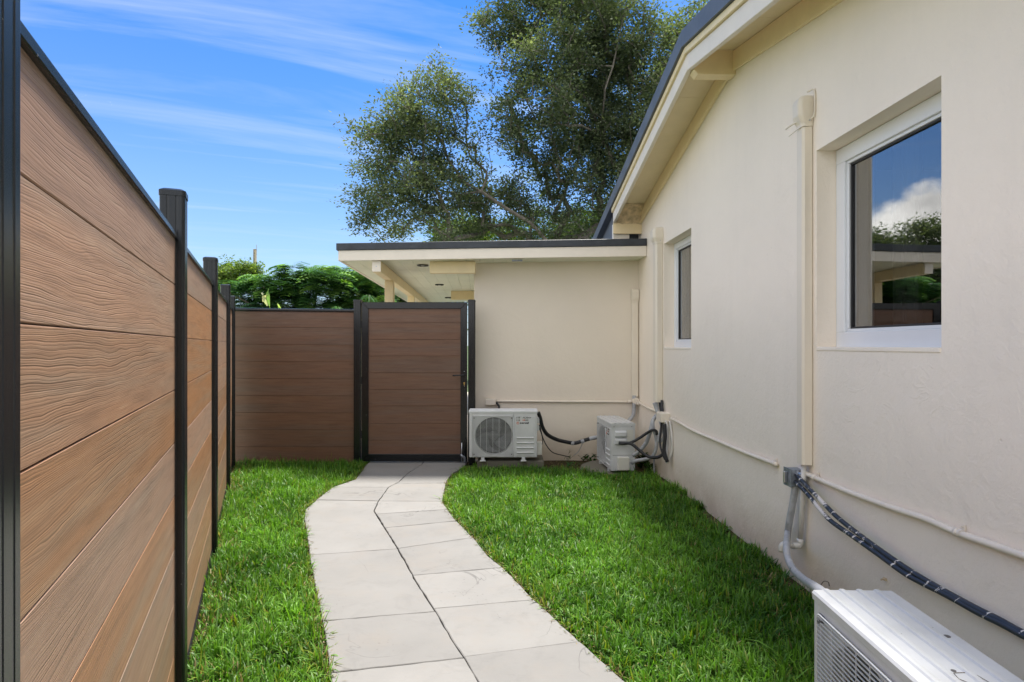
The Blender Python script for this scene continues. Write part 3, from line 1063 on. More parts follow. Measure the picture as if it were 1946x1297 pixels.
def gate():
    Y = 6.70
    X0, X1 = -1.664, -0.497
    Z0, Z1 = -0.020, 1.744
    w = 0.073
    g = thing('gate', 'closed brown board gate in a black metal frame at the end of the path', 'gate')
    # mitred frame members
    def member(pts):
        bm = extrude(bmesh.new(), pts, Y, Y + 0.042, 'y')
        bmesh.ops.bevel(bm, geom=list(bm.edges), offset=0.0025, segments=1, affect='EDGES')
        obj('frame_rail', bm, M['black'], g)
    e = 0.001
    member([(X0, Z1), (X1, Z1), (X1 - w, Z1 - w + e), (X0 + w, Z1 - w + e)])
    member([(X0, Z0), (X0 + w, Z0 + w + 0.010 - e), (X1 - w, Z0 + w + 0.010 - e), (X1, Z0)])
    member([(X0, Z0 + e), (X0, Z1 - e), (X0 + w, Z1 - w - e), (X0 + w, Z0 + w + 0.010)])
    member([(X1, Z0 + e), (X1, Z1 - e), (X1 - w, Z1 - w - e), (X1 - w, Z0 + w + 0.010)])
    zt = Z1 - w + 0.004
    zb = Z0 + w + 0.006
    lines = [zt] + [CAMZ - (py - HY) / FPX * (Y + 0.012) for py in (614, 645.6, 677, 709, 740.7, 772, 805, 837)] + [zb]
    for k in range(9):
        bm = bmesh.new()
        prof = [(Y + 0.034, lines[k + 1] + 0.002), (Y + 0.030, lines[k + 1] + 0.002), (Y + 0.030, lines[k + 1] - 0.009), (Y + 0.025, lines[k + 1] - 0.009), (Y + 0.025, lines[k + 1] + 0.002), (Y + 0.016, lines[k + 1] + 0.0012), (Y + 0.014, lines[k + 1] + 0.0030), (Y + 0.014, lines[k] - 0.0020), (Y + 0.016, lines[k] - 0.0006), (Y + 0.034, lines[k] - 0.0006)]
        extrude(bm, prof, X0 + w - 0.004, X1 - w + 0.004, 'x')
        for v in bm.verts:
            v.co = Vector((v.co.y, -v.co.x, v.co.z))
        o = obj('board', bm, M['board_shade'], g)
        o.rotation_euler = (0, 0, R(90))
    # lock: plate, lever, cylinder
    hx = X1 - w * 0.42
    hz = CAMZ - (713 - HY) / FPX * Y
    lock = obj('lock_plate', boxbm(hx - 0.017, hx + 0.017, Y - 0.006, Y - 0.0005, hz - 0.13, hz + 0.05, bev=0.002), M['black'], g)
    bm = bmesh.new()
    tube(bm, smoothpath([(hx, Y - 0.004, hz), (hx, Y - 0.045, hz), (hx - 0.012, Y - 0.055, hz), (hx - 0.125, Y - 0.056, hz - 0.003)], 5), 0.0085, 10)
    obj('lever_handle', bm, M['black'], lock, smooth=True)
    bm = bmesh.new()
    tube(bm, [(hx, Y - 0.018, hz - 0.088), (hx, Y - 0.004, hz - 0.088)], 0.009, 12)
    box(bm, hx - 0.005, hx + 0.005, Y - 0.016, Y - 0.005, hz - 0.113, hz - 0.088)
    obj('lock_cylinder', bm, M['brass'], lock, smooth=False)
    for dz in (0.040, -0.122):
        bm = bmesh.new()
        tube(bm, [(hx, Y - 0.009, hz + dz), (hx, Y - 0.005, hz + dz)], 0.004, 8)
        obj('screw', bm, M['steel'], lock)
    # hinges on the left stile
    for z in (0.28, 0.88, 1.50):
        bm = bmesh.new()
        tube(bm, [(X0 - 0.004, Y - 0.006, z - 0.04), (X0 - 0.004, Y - 0.006, z + 0.04)], 0.006, 10)
        obj('hinge', bm, M['black'], g)
    # drop bolt with a steel rod and a shiny foot at the lower right corner
    bx = X1 - 0.030
    bolt = obj('drop_bolt', boxbm(bx - 0.012, bx + 0.022, Y - 0.016, Y - 0.0005, 0.06, 0.20, bev=0.003), M['black'], g)
    bm = bmesh.new()
    tube(bm, smoothpath([(bx + 0.005, Y - 0.03, 0.235), (bx + 0.014, Y - 0.036, 0.20), (bx + 0.004, Y - 0.032, 0.10), (bx + 0.008, Y - 0.03, 0.0)], 5), 0.010, 8)
    obj('bolt_guide', bm, M['black'], bolt, smooth=True)
    bm = bmesh.new()
    tube(bm, [(bx - 0.028, Y - 0.02, -0.025), (bx - 0.028, Y - 0.02, 0.19)], 0.006, 8)
    obj('bolt_rod', bm, M['steel'], bolt, smooth=True)
    bm = bmesh.new()
    tube(bm, smoothpath([(bx - 0.035, Y - 0.03, 0.06), (bx - 0.02, Y - 0.04, 0.045), (bx + 0.0, Y - 0.035, 0.03), (bx + 0.01, Y - 0.03, -0.02)], 4), 0.014, 8)
    obj('bolt_foot', bm, M['galv'], bolt, smooth=True)
    # gate post on the house side
    gp = thing('gate_post', 'black square post at the cream wall corner beside the gate latch', 'post')
    grooved_post('post', gp, -0.487, -0.408, Y - 0.0, Y + 0.080, -0.12, 1.765)
    bm = bmesh.new()
    tube(bm, [(-0.492, Y - 0.012, 0.0), (-0.490, Y - 0.012, 0.50)], 0.0045, 8)
    o = obj('thin_pole', bm, M['conduit'], None, smooth=True)
    o['label'] = 'thin pale rod leaning upright beside the gate post and the first air conditioner'
    o['category'] = 'rod'


gate()

# ------------------------------------------------------------------ house (gable wall on the right)
RIDGE_Y, RIDGE_Z, SLOPE = 4.2, 3.17, 0.198
W1 = dict(y0=2.241, y1=3.112, z0=1.257, z1=2.269)
W2y1 = FPX * 1.65 / (1261.5 - 942)
W2y0 = FPX * 1.65 / (1313.5 - 942)
W2 = dict(y0=W2y0, y1=W2y1, z0=CAMZ - (661 - HY) / FPX * W2y1, z1=CAMZ - (464 - HY) / FPX * W2y1)


def roofz(y):
    return RIDGE_Z - SLOPE * abs(y - RIDGE_Y)


def house():
    h = thing('house', 'cream stucco house side wall with a gabled roof and two white framed windows', 'house', (WALL_X, 0, 0), WALL_RZ)
    # wall with window openings, 0.2 thick
    ys = sorted({-1.2, 0.4, W1['y0'], W1['y1'], RIDGE_Y, W2['y0'], W2['y1'], 7.0})
    bm = bmesh.new()
    T = 0.22

    def quad(p):
        bm.faces.new([bm.verts.new(q) for q in p])
    for a, b in zip(ys, ys[1:]):
        spans = [(-0.15, None)]
        for w in (W1, W2):
            if abs(a - w['y0']) < 1e-6:
                spans = [(-0.15, w['z0']), (w['z1'], None)]
        for lo, hi in spans:
            za, zb = (roofz(a) + 0.14, roofz(b) + 0.14) if hi is None else (hi, hi)
            # split in a grid so normals stay even
            quad([(0, a, lo), (0, b, lo), (0, b, zb), (0, a, za)])
            quad([(T, a, lo), (T, b, lo), (T, b, zb), (T, a, za)])
    for w in (W1, W2):
        y0, y1, z0, z1 = w['y0'], w['y1'], w['z0'], w['z1']
        # slightly rounded reveal: chamfer strip then reveal
        quad([(0, y0, z0), (0, y1, z0), (T, y1, z0), (T, y0, z0)])
        quad([(0, y0, z1), (0, y1, z1), (T, y1, z1), (T, y0, z1)])
        quad([(0, y0, z0), (0, y0, z1), (T, y0, z1), (T, y0, z0)])
        quad([(0, y1, z0), (0, y1, z1), (T, y1, z1), (T, y1, z0)])
    bmesh.ops.remove_doubles(bm, verts=bm.verts, dist=1e-5)
    bm2 = bm
    me = bpy.data.meshes.new('wall')
    bmesh.ops.recalc_face_normals(bm2, faces=bm2.faces)
    bm2.to_mesh(me)
    bm2.free()
    obj('wall', me, M['stucco'], h)
    # closing walls of the house body, out of view
    bm = bmesh.new()
    box(bm, 0.0, 6.0, -1.42, -1.2, -0.15, roofz(-1.2))
    box(bm, 6.0, 6.2, -1.42, 9.0, -0.15, 2.1)
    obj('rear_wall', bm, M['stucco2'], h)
    # windows: recess 0.10
    for w, wide in ((W1, True), (W2, False)):
        y0, y1, z0, z1 = w['y0'] + 0.002, w['y1'] - 0.002, w['z0'] + 0.002, w['z1'] - 0.002
        win = bpy.data.objects.new('window', None)
        link(win, h)
        fw = 0.075 if wide else 0.06
        X = 0.100
        def ring(ya, yb, za, zb, wd, xa, xb, bm):
            box(bm, xa, xb, ya, yb, zb - wd, zb, bev=0.002)
            box(bm, xa, xb, ya, yb, za, za + wd, bev=0.002)
            box(bm, xa, xb, ya, ya + wd, za + wd + 0.0005, zb - wd - 0.0005, bev=0.002)
            box(bm, xa, xb, yb - wd, yb, za + wd + 0.0005, zb - wd - 0.0005, bev=0.002)
            return bm
        fr = obj('frame', ring(y0, y1, z0, z1, fw, X, X + 0.07, bmesh.new()), M['vinyl'], win)
        # thin groove line in the head of the frame: second, slightly recessed sash
        obj('sash', ring(y0 + fw, y1 - fw, z0 + fw, z1 - fw, 0.016, X + 0.012, X + 0.05, bmesh.new()), M['vinyl'], win)
        obj('seal', ring(y0 + fw + 0.016, y1 - fw - 0.016, z0 + fw + 0.016, z1 - fw - 0.016, 0.010, X + 0.020, X + 0.045, bmesh.new()), M['seal'], win)
        obj('pane', boxbm(X + 0.030, X + 0.038, y0 + fw + 0.020, y1 - fw - 0.020, z0 + fw + 0.020, z1 - fw - 0.020), M['glass'], win)
        # inner side stile and curtain seen through the glass
        ye = y1 - fw - 0.03
        obj('inner_stile', boxbm(X + 0.075, X + 0.11, ye - 0.05, ye + 0.03, z0, z1, bev=0.003), M['vinyl'], win)
        bm = bmesh.new()
        n = 26
        wd = 0.20 if wide else 0.55
        pts = [(X + 0.22 + 0.018 * math.sin(k * 1.9), ye - 0.02 - wd * k / n) for k in range(n + 1)]
        pa = [bm.verts.new((p[0], p[1], z0 - 0.2)) for p in pts]
        pb = [bm.verts.new((p[0], p[1], z1 + 0.05)) for p in pts]
        for k in range(n):
            bm.faces.new((pa[k], pa[k + 1], pb[k + 1], pb[k]))
        obj('curtain', bm, M['curtain'], win, smooth=True)
        # dark room behind
        bm = bmesh.new()
        a0, a1, b0, b1, zz0, zz1 = T + 0.001, 2.2, y0 - 0.6, y1 + 0.6, 0.1, 2.35
        for q in ([(a0, b0, zz0), (a0, b1, zz0), (a1, b1, zz0), (a1, b0, zz0)], [(a0, b0, zz1), (a0, b1, zz1), (a1, b1, zz1), (a1, b0, zz1)],
                  [(a0, b0, zz0), (a0, b0, zz1), (a1, b0, zz1), (a1, b0, zz0)], [(a0, b1, zz0), (a0, b1, zz1), (a1, b1, zz1), (a1, b1, zz0)],
                  [(a1, b0, zz0), (a1, b1, zz0), (a1, b1, zz1), (a1, b0, zz1)]):
            bm.faces.new([bm.verts.new(p) for p in q])
        obj('room', bm, M['room'], win)
        # painted sill ledge
        obj('sill', boxbm(-0.004, X + 0.004, y0 + 0.001, y1 - 0.001, z0 - 0.018, z0 + 0.0015, bev=0.004, seg=2), M['stucco'], win)
    # roof
    roof = bpy.data.objects.new('roof', None)
    link(roof, h)
    OH = -0.324
    ye_far, ye_near = 6.84, -1.5

    def rake(name, mat, xa, xb, za, zb, ya, yb, parent=roof, bev=0.0):
        """piece following the gable from ya to yb at heights za..zb above the soffit line"""
        ysq = [y for y in (ya, RIDGE_Y, yb) if min(ya, yb) <= y <= max(ya, yb)]
        ysq = sorted(set(ysq))
        bm = bmesh.new()
        ringsv = []
        for y in ysq:
            z = roofz(y)
            ringsv.append([bm.verts.new(p) for p in ((xa, y, z + za), (xb, y, z + za), (xb, y, z + zb), (xa, y, z + zb))])
        for u, v in zip(ringsv, ringsv[1:]):
            for i in range(4):
                bm.faces.new((u[i], u[(i + 1) % 4], v[(i + 1) % 4], v[i]))
        bm.faces.new(ringsv[0])
        bm.faces.new(ringsv[-1])
        if bev:
            bmesh.ops.bevel(bm, geom=list(bm.edges), offset=bev, segments=1, affect='EDGES')
        return obj(name, bm, mat, parent)
    for (a, b) in ((RIDGE_Y + 0.001, ye_far), (ye_near, RIDGE_Y - 0.001)):
        rake('fascia_board', M['trimw'], OH - 0.002, OH + 0.030, 0.0, 0.112, a, b, bev=0.003)
        rake('trim_board', M['trim'], OH - 0.020, OH + 0.028, 0.114, 0.160, a, b, bev=0.003)
        rake('metal_edge', M['flashg'], OH - 0.040, OH + 0.020, 0.162, 0.278, a, 8.1 if b == ye_far else b)
        rake('roof_slab', M['flashg'], OH + 0.022, 6.3, 0.162, 0.270, a, 8.1 if b == ye_far else b)
    # strip of moulding along the wall under the soffit
    rake('frieze_board', M['trim'], -0.022, -0.001, -0.006, 0.128, RIDGE_Y + 0.001, ye_far, bev=0.003)
    rake('frieze_board', M['trim'], -0.022, -0.001, -0.006, 0.128, ye_near, RIDGE_Y - 0.001, bev=0.003)
    # soffit boards across the overhang
    edges = [ye_near, -0.9, -0.35, 0.2, 0.75, 1.3, 1.85, 2.4, 2.95, 3.5, RIDGE_Y, 4.72, 5.24, 5.76, 6.28, ye_far]
    for a, b in zip(edges, edges[1:]):
        rake('soffit_board', M['soffit'], OH + 0.032, 0.05, 0.130, 0.144, a + 0.002, b - 0.002)
    rake('soffit_backing', M['darkhole'], OH + 0.034, 0.05, 0.148, 0.156, ye_near, RIDGE_Y)
    rake('soffit_backing', M['darkhole'], OH + 0.034, 0.05, 0.148, 0.156, RIDGE_Y, ye_far)
    # ridge beam end poking out, with chamfered lower corner
    bm = extrude(bmesh.new(), [(OH + 0.034, RIDGE_Z + 0.128), (OH + 0.034, RIDGE_Z - 0.015), (OH + 0.060, RIDGE_Z - 0.045), (0.0, RIDGE_Z - 0.045), (0.0, RIDGE_Z + 0.128)], RIDGE_Y - 0.045, RIDGE_Y + 0.045, 'y')
    bmesh.ops.bevel(bm, geom=list(bm.edges), offset=0.003, segments=1, affect='EDGES')
    obj('ridge_beam', bm, M['trim'], h)
    # boxed return at the low end
    zr = roofz(ye_far)
    bm = bmesh.new()
    box(bm, OH + 0.004, 0.0, ye_far + 0.002, ye_far + 0.03, zr - 0.12, zr + 0.15)
    obj('eave_return', bm, M['trim'], roof)
    # rough plaster patch where the soffit meets the return
    bm = bmesh.new()
    V = []
    for i in range(14):
        for j in range(10):
            u, v = i / 13, j / 9
            x = OH + 0.04 + (0.0 - OH - 0.045) * u
            yv = ye_far - 0.22 + 0.22 * v
            zz = roofz(yv) + 0.122 - 0.13 * v * v + 0.014 * mnoise.noise(Vector((x * 22, yv * 22, 3)))
            V.append(bm.verts.new((x, yv, zz)))
    for i in range(13):
        for j in range(9):
            bm.faces.new((V[i * 10 + j], V[(i + 1) * 10 + j], V[(i + 1) * 10 + j + 1], V[i * 10 + j + 1]))
    obj('plaster_patch', bm, M['stain'], roof, smooth=True)
    # wall above the lower roof, behind the return
    bm = bmesh.new()
    extrude(bm, [(7.02, 2.46), (8.0, 2.46), (8.0, roofz(8.0) + 0.16), (7.02, roofz(7.02) + 0.16)], OH + 0.03, 0.3, 'x')
    obj('eave_wall', bm, M['flashg'], h)
    # blocking on top of the lower roof: pale board and a dark gap
    obj('blocking', boxbm(OH + 0.01, -0.13, ye_far + 0.04, ye_far + 0.12, 2.36, zr - 0.0, bev=0.004), M['trimw'], roof)
    return h


M['stain'] = simple('stained_plaster', (0.66, 0.52, 0.34), 0.8, var=0.35, vscale=14, bump=0.8, bscale=30)
house()


# ------------------------------------------------------------------ flat roofed extension with open porch
def porch():
    h = thing('porch', 'flat roofed cream extension with an open covered porch behind the gate', 'porch')
    XL, XR, YF, YB = -1.915, 1.468, 6.60, 13.2
    t = -0.0546
    sx = lambda x, y: x + t * (y - YF) if x < 0.5 else x
    zs = lambda x: 2.188 + (x + 1.9) * 0.0155      # soffit height, the roof tilts gently
    wl = -0.440

    def slabq(name, mat, x0, x1, y0, y1, za, zb, parent=h, bev=0.0):
        bm = bmesh.new()
        vs = []
        for dz in (za, zb):
            for x, y in ((x0, y0), (x1, y0), (x1, y1), (x0, y1)):
                vs.append(bm.verts.new((sx(x, y), y, zs(x) + dz)))
        for q in ((3, 2, 1, 0), (4, 5, 6, 7), (0, 1, 5, 4), (1, 2, 6, 5), (2, 3, 7, 6), (3, 0, 4, 7)):
            bm.faces.new([vs[i] for i in q])
        if bev:
            bmesh.ops.bevel(bm, geom=list(bm.edges), offset=bev, segments=1, affect='EDGES')
        return obj(name, bm, mat, parent)
    roof = bpy.data.objects.new('roof', None)
    link(roof, h)
    slabq('fascia_board', M['trimw'], XL + 0.020, XR, YF, YF + 0.03, 0.0, 0.112, roof, 0.002)
    slabq('fascia_board', M['trimw'], XL + 0.020, XL + 0.05, YF + 0.032, YB, 0.0, 0.112, roof, 0.002)
    slabq('metal_edge', M['flash'], XL, XR, YF - 0.014, YF + 0.05, 0.114, 0.190, roof, 0.003)
    slabq('metal_edge', M['flash'], XL, XL + 0.06, YF + 0.052, YB, 0.114, 0.190, roof, 0.003)
    slabq('roof_deck', M['flash'], XL + 0.062, 5.8, YF + 0.052, YB, 0.10, 0.180, roof)
    # seam strip standing on the metal edge
    slabq('edge_seam', M['flash'], -0.98, -0.975, YF - 0.018, YF - 0.013, 0.116, 0.192, roof)
    # soffit planks running back, in three lengths with open joints
    n = 22
    x0s = XL + 0.052
    pw = (XR - x0s) / n
    for s, (ya, yb) in enumerate(((YF + 0.032, 7.50), (7.505, 10.2), (10.206, YB))):
        for k in range(n):
            xa, xb = x0s + pw * k, x0s + pw * (k + 1)
            if xa > wl and ya > 7.4:
                continue
            if xa > wl - 0.05:
                yb2 = min(yb, 7.02)
            else:
                yb2 = yb
            slabq('soffit_board', M['soffitg'], xa + 0.0012, xb - 0.0012, ya, yb2, 0.006, 0.016, roof)
    slabq('soffit_backing', M['darkhole'], XL + 0.052, XR, YF + 0.032, YB, 0.030, 0.034, roof)
    # end wall
    bm = bmesh.new()
    ztop = lambda x: zs(x) + 0.02
    vs = []
    X0, X1 = wl, 1.52
    for y in (7.0, 7.2):
        for x, z in ((X0, -0.15), (X1, -0.15), (X1, ztop(X1)), (X0, ztop(X0))):
            vs.append(bm.verts.new((x, y, z)))
    for q in ((0, 1, 2, 3), (7, 6, 5, 4), (0, 3, 7, 4), (3, 2, 6, 7), (1, 5, 6, 2), (0, 4, 5, 1)):
        bm.faces.new([vs[i] for i in q])
    bmesh.ops.bevel(bm, geom=[e for e in bm.edges if all(abs(v.co.x - X0) < 1e-4 and abs(v.co.y - 7.0) < 1e-4 for v in e.verts)], offset=0.012, segments=3, affect='EDGES')
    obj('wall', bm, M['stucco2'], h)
    bm = bmesh.new()
    box(bm, wl + 0.02, wl + 0.2, 7.2, YB, -0.15, zs(wl) + 0.02)
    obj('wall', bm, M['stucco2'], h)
    # long beam under the soffit at the open side, posts below it
    bx = lambda y: -1.535 + t * (y - 6.65)
    bm = bmesh.new()
    vs = []
    bw, bh = 0.093, 0.118
    zt = zs(-1.55)
    for y in (6.645, YB):
        x = bx(y)
        vs += [bm.verts.new(p) for p in ((x, y, zt - bh), (x + bw, y, zt - bh), (x + bw, y, zt + 0.004), (x, y, zt + 0.004))]
    for q in ((0, 1, 2, 3), (7, 6, 5, 4), (0, 4, 5, 1), (1, 5, 6, 2), (2, 6, 7, 3), (3, 7, 4, 0)):
        bm.faces.new([vs[i] for i in q])
    bmesh.ops.bevel(bm, geom=list(bm.edges), offset=0.003, segments=1, affect='EDGES')
    beam = obj('beam', bm, M['trim'], h)
    obj('beam_end', boxbm(bx(6.64) - 0.001, bx(6.64) + bw + 0.001, 6.636, 6.644, zt - bh - 0.001, zt + 0.002, bev=0.001), M['trimw'], beam)
    bm = bmesh.new()
    tube(bm, [(bx(6.64) + bw * 0.5, 6.630, zt - bh * 0.52), (bx(6.64) + bw * 0.5, 6.637, zt - bh * 0.52)], 0.006, 8)
    obj('bolt', bm, M['steel'], beam)
    for y in (7.62, 10.05, 12.6):
        x = bx(y)
        obj('post', boxbm(x - 0.006, x + 0.100, y - 0.05, y + 0.05, -0.1, zt - bh - 0.0005, bev=0.004), M['trim'], h)
    # cross headers coming off the wall
    for (pxa, pxb, Y, zd) in ((816.5, 903, 6.80, 0.128), (857, 903, 10.55, 0.145)):
        xa = (pxa - CX) / FPX * Y
        xb = wl + 0.03
        x2 = min(xb, (pxb - CX) / FPX * Y)
        obj('header', boxbm(xa, x2, Y, Y + 0.09, zs(-0.7) - zd, zs(-0.7) + 0.004, bev=0.003), M['trim'], h)
    # recessed downlights
    for Y, X in ((7.09, -1.046), (9.36, -1.123), (11.9, -1.252)):
        zc_ = zs(X) + 0.004
        bm = bmesh.new()
        n = 28
        prof = [(0.046, 0.0), (0.052, -0.010), (0.064, -0.012), (0.068, -0.004), (0.068, 0.002)]
        rings = [[bm.verts.new((X + r * math.cos(2 * math.pi * k / n), Y + r * math.sin(2 * math.pi * k / n), zc_ + z)) for k in range(n)] for r, z in prof]
        for u, v in zip(rings, rings[1:]):
            for k in range(n):
                bm.faces.new((u[k], u[(k + 1) % n], v[(k + 1) % n], v[k]))
        dl = obj('downlight', bm, M['black'], h, smooth=True)
        bm = bmesh.new()
        tube(bm, [(X, Y, zc_ - 0.004), (X, Y, zc_ + 0.001)], 0.046, 24)
        obj('lens', bm, M['acgrey'], dl)
        bm = bmesh.new()
        tube(bm, [(X, Y, zc_ - 0.011), (X, Y, zc_ - 0.003)], 0.020, 16)
        obj('bulb', bm, M['lens'], dl)
    # house behind the porch closes the view at the end
    return h


porch()
# small fixture under the fascia
bm = bmesh.new()
box(bm, 0.0, 0.115, 6.66, 6.72, 2.195, 2.210, bev=0.003)
o = obj('eave_light', bm, M['galv'])
o['label'] = 'small flat grey fixture under the porch eave above the first air conditioner'
o['category'] = 'light fixture'


# ------------------------------------------------------------------ pipe covers, conduits
def duct(name, label, y0, y1, z0, z1, p, frame=True, loc=None):
    """rectangular line-set cover; local x = out of the wall (negative), y = along the wall"""
    if frame:
        d = thing(name, label, 'duct', (WALL_X, 0, 0), WALL_RZ)
    else:
        d = thing(name, label, 'duct', loc, R(90))
    yc = (y0 + y1) / 2
    hw = (y1 - y0) / 2
    prof = [(-p, yc - hw * 0.72), (-p, yc + hw * 0.72), (-p * 0.78, yc + hw), (-0.006, yc + hw), (-0.006, yc - hw), (-p * 0.78, yc - hw)]
    capz = z1 - 0.16
    obj('cover', extrude(bmesh.new(), prof, z0, capz - 0.001), M['duct'], d)
    # thin base strip that the cover clips on
    obj('base_strip', boxbm(-0.012, -0.0005, y0 + 0.008, y1 - 0.008, z0 + 0.01, capz + 0.02), M['duct'], d)
    # cap: swollen head closing at the top
    bm = bmesh.new()
    lv = [(0.0, 1.06, 1.05), (0.018, 1.06, 1.05), (0.034, 1.14, 1.20), (0.06, 1.22, 1.38), (0.125, 1.22, 1.40), (0.150, 1.16, 1.28), (0.163, 1.0, 0.95)]
    rings = []
    for dz, sy, spx in lv:
        q = [(-p * spx, yc - hw * sy * 0.72), (-p * spx, yc + hw * sy * 0.72), (-p * spx * 0.78, yc + hw * sy), (-0.001, yc + hw * sy), (-0.001, yc - hw * sy), (-p * spx * 0.78, yc - hw * sy)]
        rings.append([bm.verts.new((a, b, capz + dz)) for a, b in q])
    for u, v in zip(rings, rings[1:]):
        for i in range(6):
            bm.faces.new((u[i], u[(i + 1) % 6], v[(i + 1) % 6], v[i]))
    bm.faces.new(rings[0])
    bm.faces.new(rings[-1])
    bmesh.ops.bevel(bm, geom=list(bm.edges), offset=0.003, segments=2, affect='EDGES')
    cap = obj('cap', bm, M['duct'], d, smooth=False)
    # screw on the near side of the cap
    bm = bmesh.new()
    tube(bm, [(-p * 0.4, y0 - 0.014, capz + 0.03), (-p * 0.4, y0 - 0.002, capz + 0.03)], 0.004, 8)
    obj('screw', bm, M['steel'], cap)
    return d, capz


d1, cz = duct('pipe_cover', 'tall cream pipe cover beside the large window, above the junction box', 3.145, 3.215, 0.645, 2.565, 0.056)
bm = bmesh.new()
tube(bm, smoothpath([(-0.030, 3.150, 2.585), (-0.008, 3.128, 2.59), (-0.006, 3.118, 2.55), (-0.008, 3.12, 2.46), (-0.02, 3.135, 2.44)], 5), 0.0045, 8)
obj('loop_bracket', bm, M['duct'], d1, smooth=True)
bm = bmesh.new()
tube(bm, smoothpath([(-0.03, 3.14, cz + 0.002), (-0.056, 3.15, cz + 0.002), (-0.068, 3.20, cz - 0.006), (-0.085, 3.235, cz - 0.022)], 5), 0.0028, 6)
tube(bm, smoothpath([(-0.056, 3.17, cz + 0.040), (-0.078, 3.21, cz + 0.034), (-0.10, 3.24, cz + 0.018)], 5), 0.0050, 6)
obj('cable_tie', bm, M['conduit'], d1, smooth=True)
duct('pipe_cover', 'wide cream pipe cover beside the small window, above the coiled hoses', 5.97, 6.09, 0.704, 2.43, 0.072)
duct('pipe_cover', 'short cream pipe cover in the inner corner on the end wall', -1.455, -1.381, 0.678, 1.91, 0.055, False, (0, 7.0, 0))


def conduit(label, pts, r, clips=(), mat='conduit', name='conduit', cat='conduit', n=6, sides=10, couplers=()):
    bm = bmesh.new()
    path = smoothpath(pts, n)
    tube(bm, path, r, sides)
    if clips or couplers:
        root = thing(name, label, cat)
        obj('pipe', bm, M[mat], root, smooth=True)
    else:
        o = obj(name, bm, M[mat], None, smooth=True)
        o['label'] = label
        o['category'] = cat
        return o
    for (c, nrm) in clips:
        c = Vector(c)
        nrm = Vector(nrm).normalized()
        side = nrm.cross(Vector((0, 0, 1)))
        b = bmesh.new()
        # strap: ring plus tab with a nail
        ring = [c + (nrm * math.cos(a) + Vector((0, 0, 1)) * math.sin(a)) * (r + 0.002) for a in [math.pi * k / 8 - math.pi / 2 for k in range(9)]]
        for q, w in zip(ring, ring[1:]):
            vs = [b.verts.new(q - side * 0.007), b.verts.new(q + side * 0.007), b.verts.new(w + side * 0.007), b.verts.new(w - side * 0.007)]
            b.faces.new(vs)
        tc_ = c - nrm * (r - 0.003) + Vector((0, 0, r + 0.008))
        box(b, -0.007, 0.007, -0.002, 0.002, -0.010, 0.010)
        for v in b.verts[-8:]:
            v.co = tc_ + side * v.co.x + nrm * v.co.y + Vector((0, 0, v.co.z))
        tube(b, [tc_ + Vector((0, 0, 0.004)), tc_ + Vector((0, 0, 0.004)) + nrm * 0.010], 0.0025, 6)
        obj('clip', b, M['conduit'], root)
    for (a, c2) in couplers:
        b = bmesh.new()
        tube(b, [a, c2], r + 0.0025, sides)
        obj('coupler', b, M[mat], root, smooth=True)
    return root


NW = (-1, -WALL_T, 0)
# conduit on the end wall
yc = 6.984
conduit('straight cream conduit along the end wall from the small box to the corner',
        [(-0.185, yc, 0.622), (0.2, yc, 0.621), (0.6, yc, 0.617), (1.0, yc, 0.616), (1.36, yc, 0.612)], 0.0135,
        clips=[((0.95, yc, 0.6165), (0, -1, 0))], n=3)
jb = thing('junction_box', 'small cream junction box on the end wall above the first air conditioner', 'junction box')
obj('box', boxbm(-0.305, -0.186, 6.935, 6.999, 0.580, 0.652, bev=0.005, seg=2), M['conduit'], jb)
obj('lid', boxbm(-0.302, -0.189, 6.930, 6.9345, 0.583, 0.649, bev=0.002), M['conduit'], jb)
bm = bmesh.new()
tube(bm, smoothpath([(-0.184, 6.965, 0.607), (-0.165, 6.96, 0.590), (-0.150, 6.955, 0.56), (-0.148, 6.95, 0.50), (-0.15, 6.93, 0.42)], 5), 0.013, 8)
obj('black_connector', bm, M['blackins'], jb, smooth=True)
# round corner box below the short cover
cj = thing('corner_box', 'round cream conduit body in the inner corner below the short pipe cover', 'conduit box')
bm = bmesh.new()
tube(bm, [(1.42, 6.999, 0.628), (1.42, 6.93, 0.628)], 0.042, 18)
bmesh.ops.bevel(bm, geom=[e for e in bm.edges if len(e.link_faces) == 2 and any(len(f.verts) > 5 for f in e.link_faces)], offset=0.008, segments=2, affect='EDGES')
obj('box', bm, M['conduit'], cj, smooth=False)
bm = bmesh.new()
tube(bm, [(1.345, 6.984, 0.613), (1.382, 6.975, 0.620)], 0.017, 10)
tube(bm, [(1.445, 6.94, 0.60), (1.452, 6.90, 0.592)], 0.017, 10)
obj('hub', bm, M['conduit'], cj, smooth=True)
# grey hose from the short cover down behind the second unit
conduit('grey hose dropping from the corner behind the second air conditioner',
        [(1.405, 6.955, 0.69), (1.405, 6.955, 0.60), (1.40, 6.95, 0.52), (1.385, 6.93, 0.46), (1.33, 6.88, 0.41), (1.26, 6.82, 0.36)], 0.022, mat='wrap', name='hose', cat='hose')
# conduit from the corner along the side wall to the second box
conduit('short cream conduit rounding the corner towards the second junction box',
        [PW(1211, 763, 0.02), PW(1222, 770, 0.018), PW(1233, 776, 0.018), PW(1245, 781, 0.018), PW(1252, 784, 0.03)], 0.0135)
jb2 = thing('junction_box', 'cream junction box on the side wall above the coiled hoses', 'junction box', (WALL_X, 0, 0), WALL_RZ)
obj('box', boxbm(-0.085, -0.001, 5.72, 5.88, 0.535, 0.625, bev=0.006, seg=2), M['conduit'], jb2)
obj('lid', boxbm(-0.092, -0.086, 5.725, 5.875, 0.540, 0.620, bev=0.002), M['conduit'], jb2)
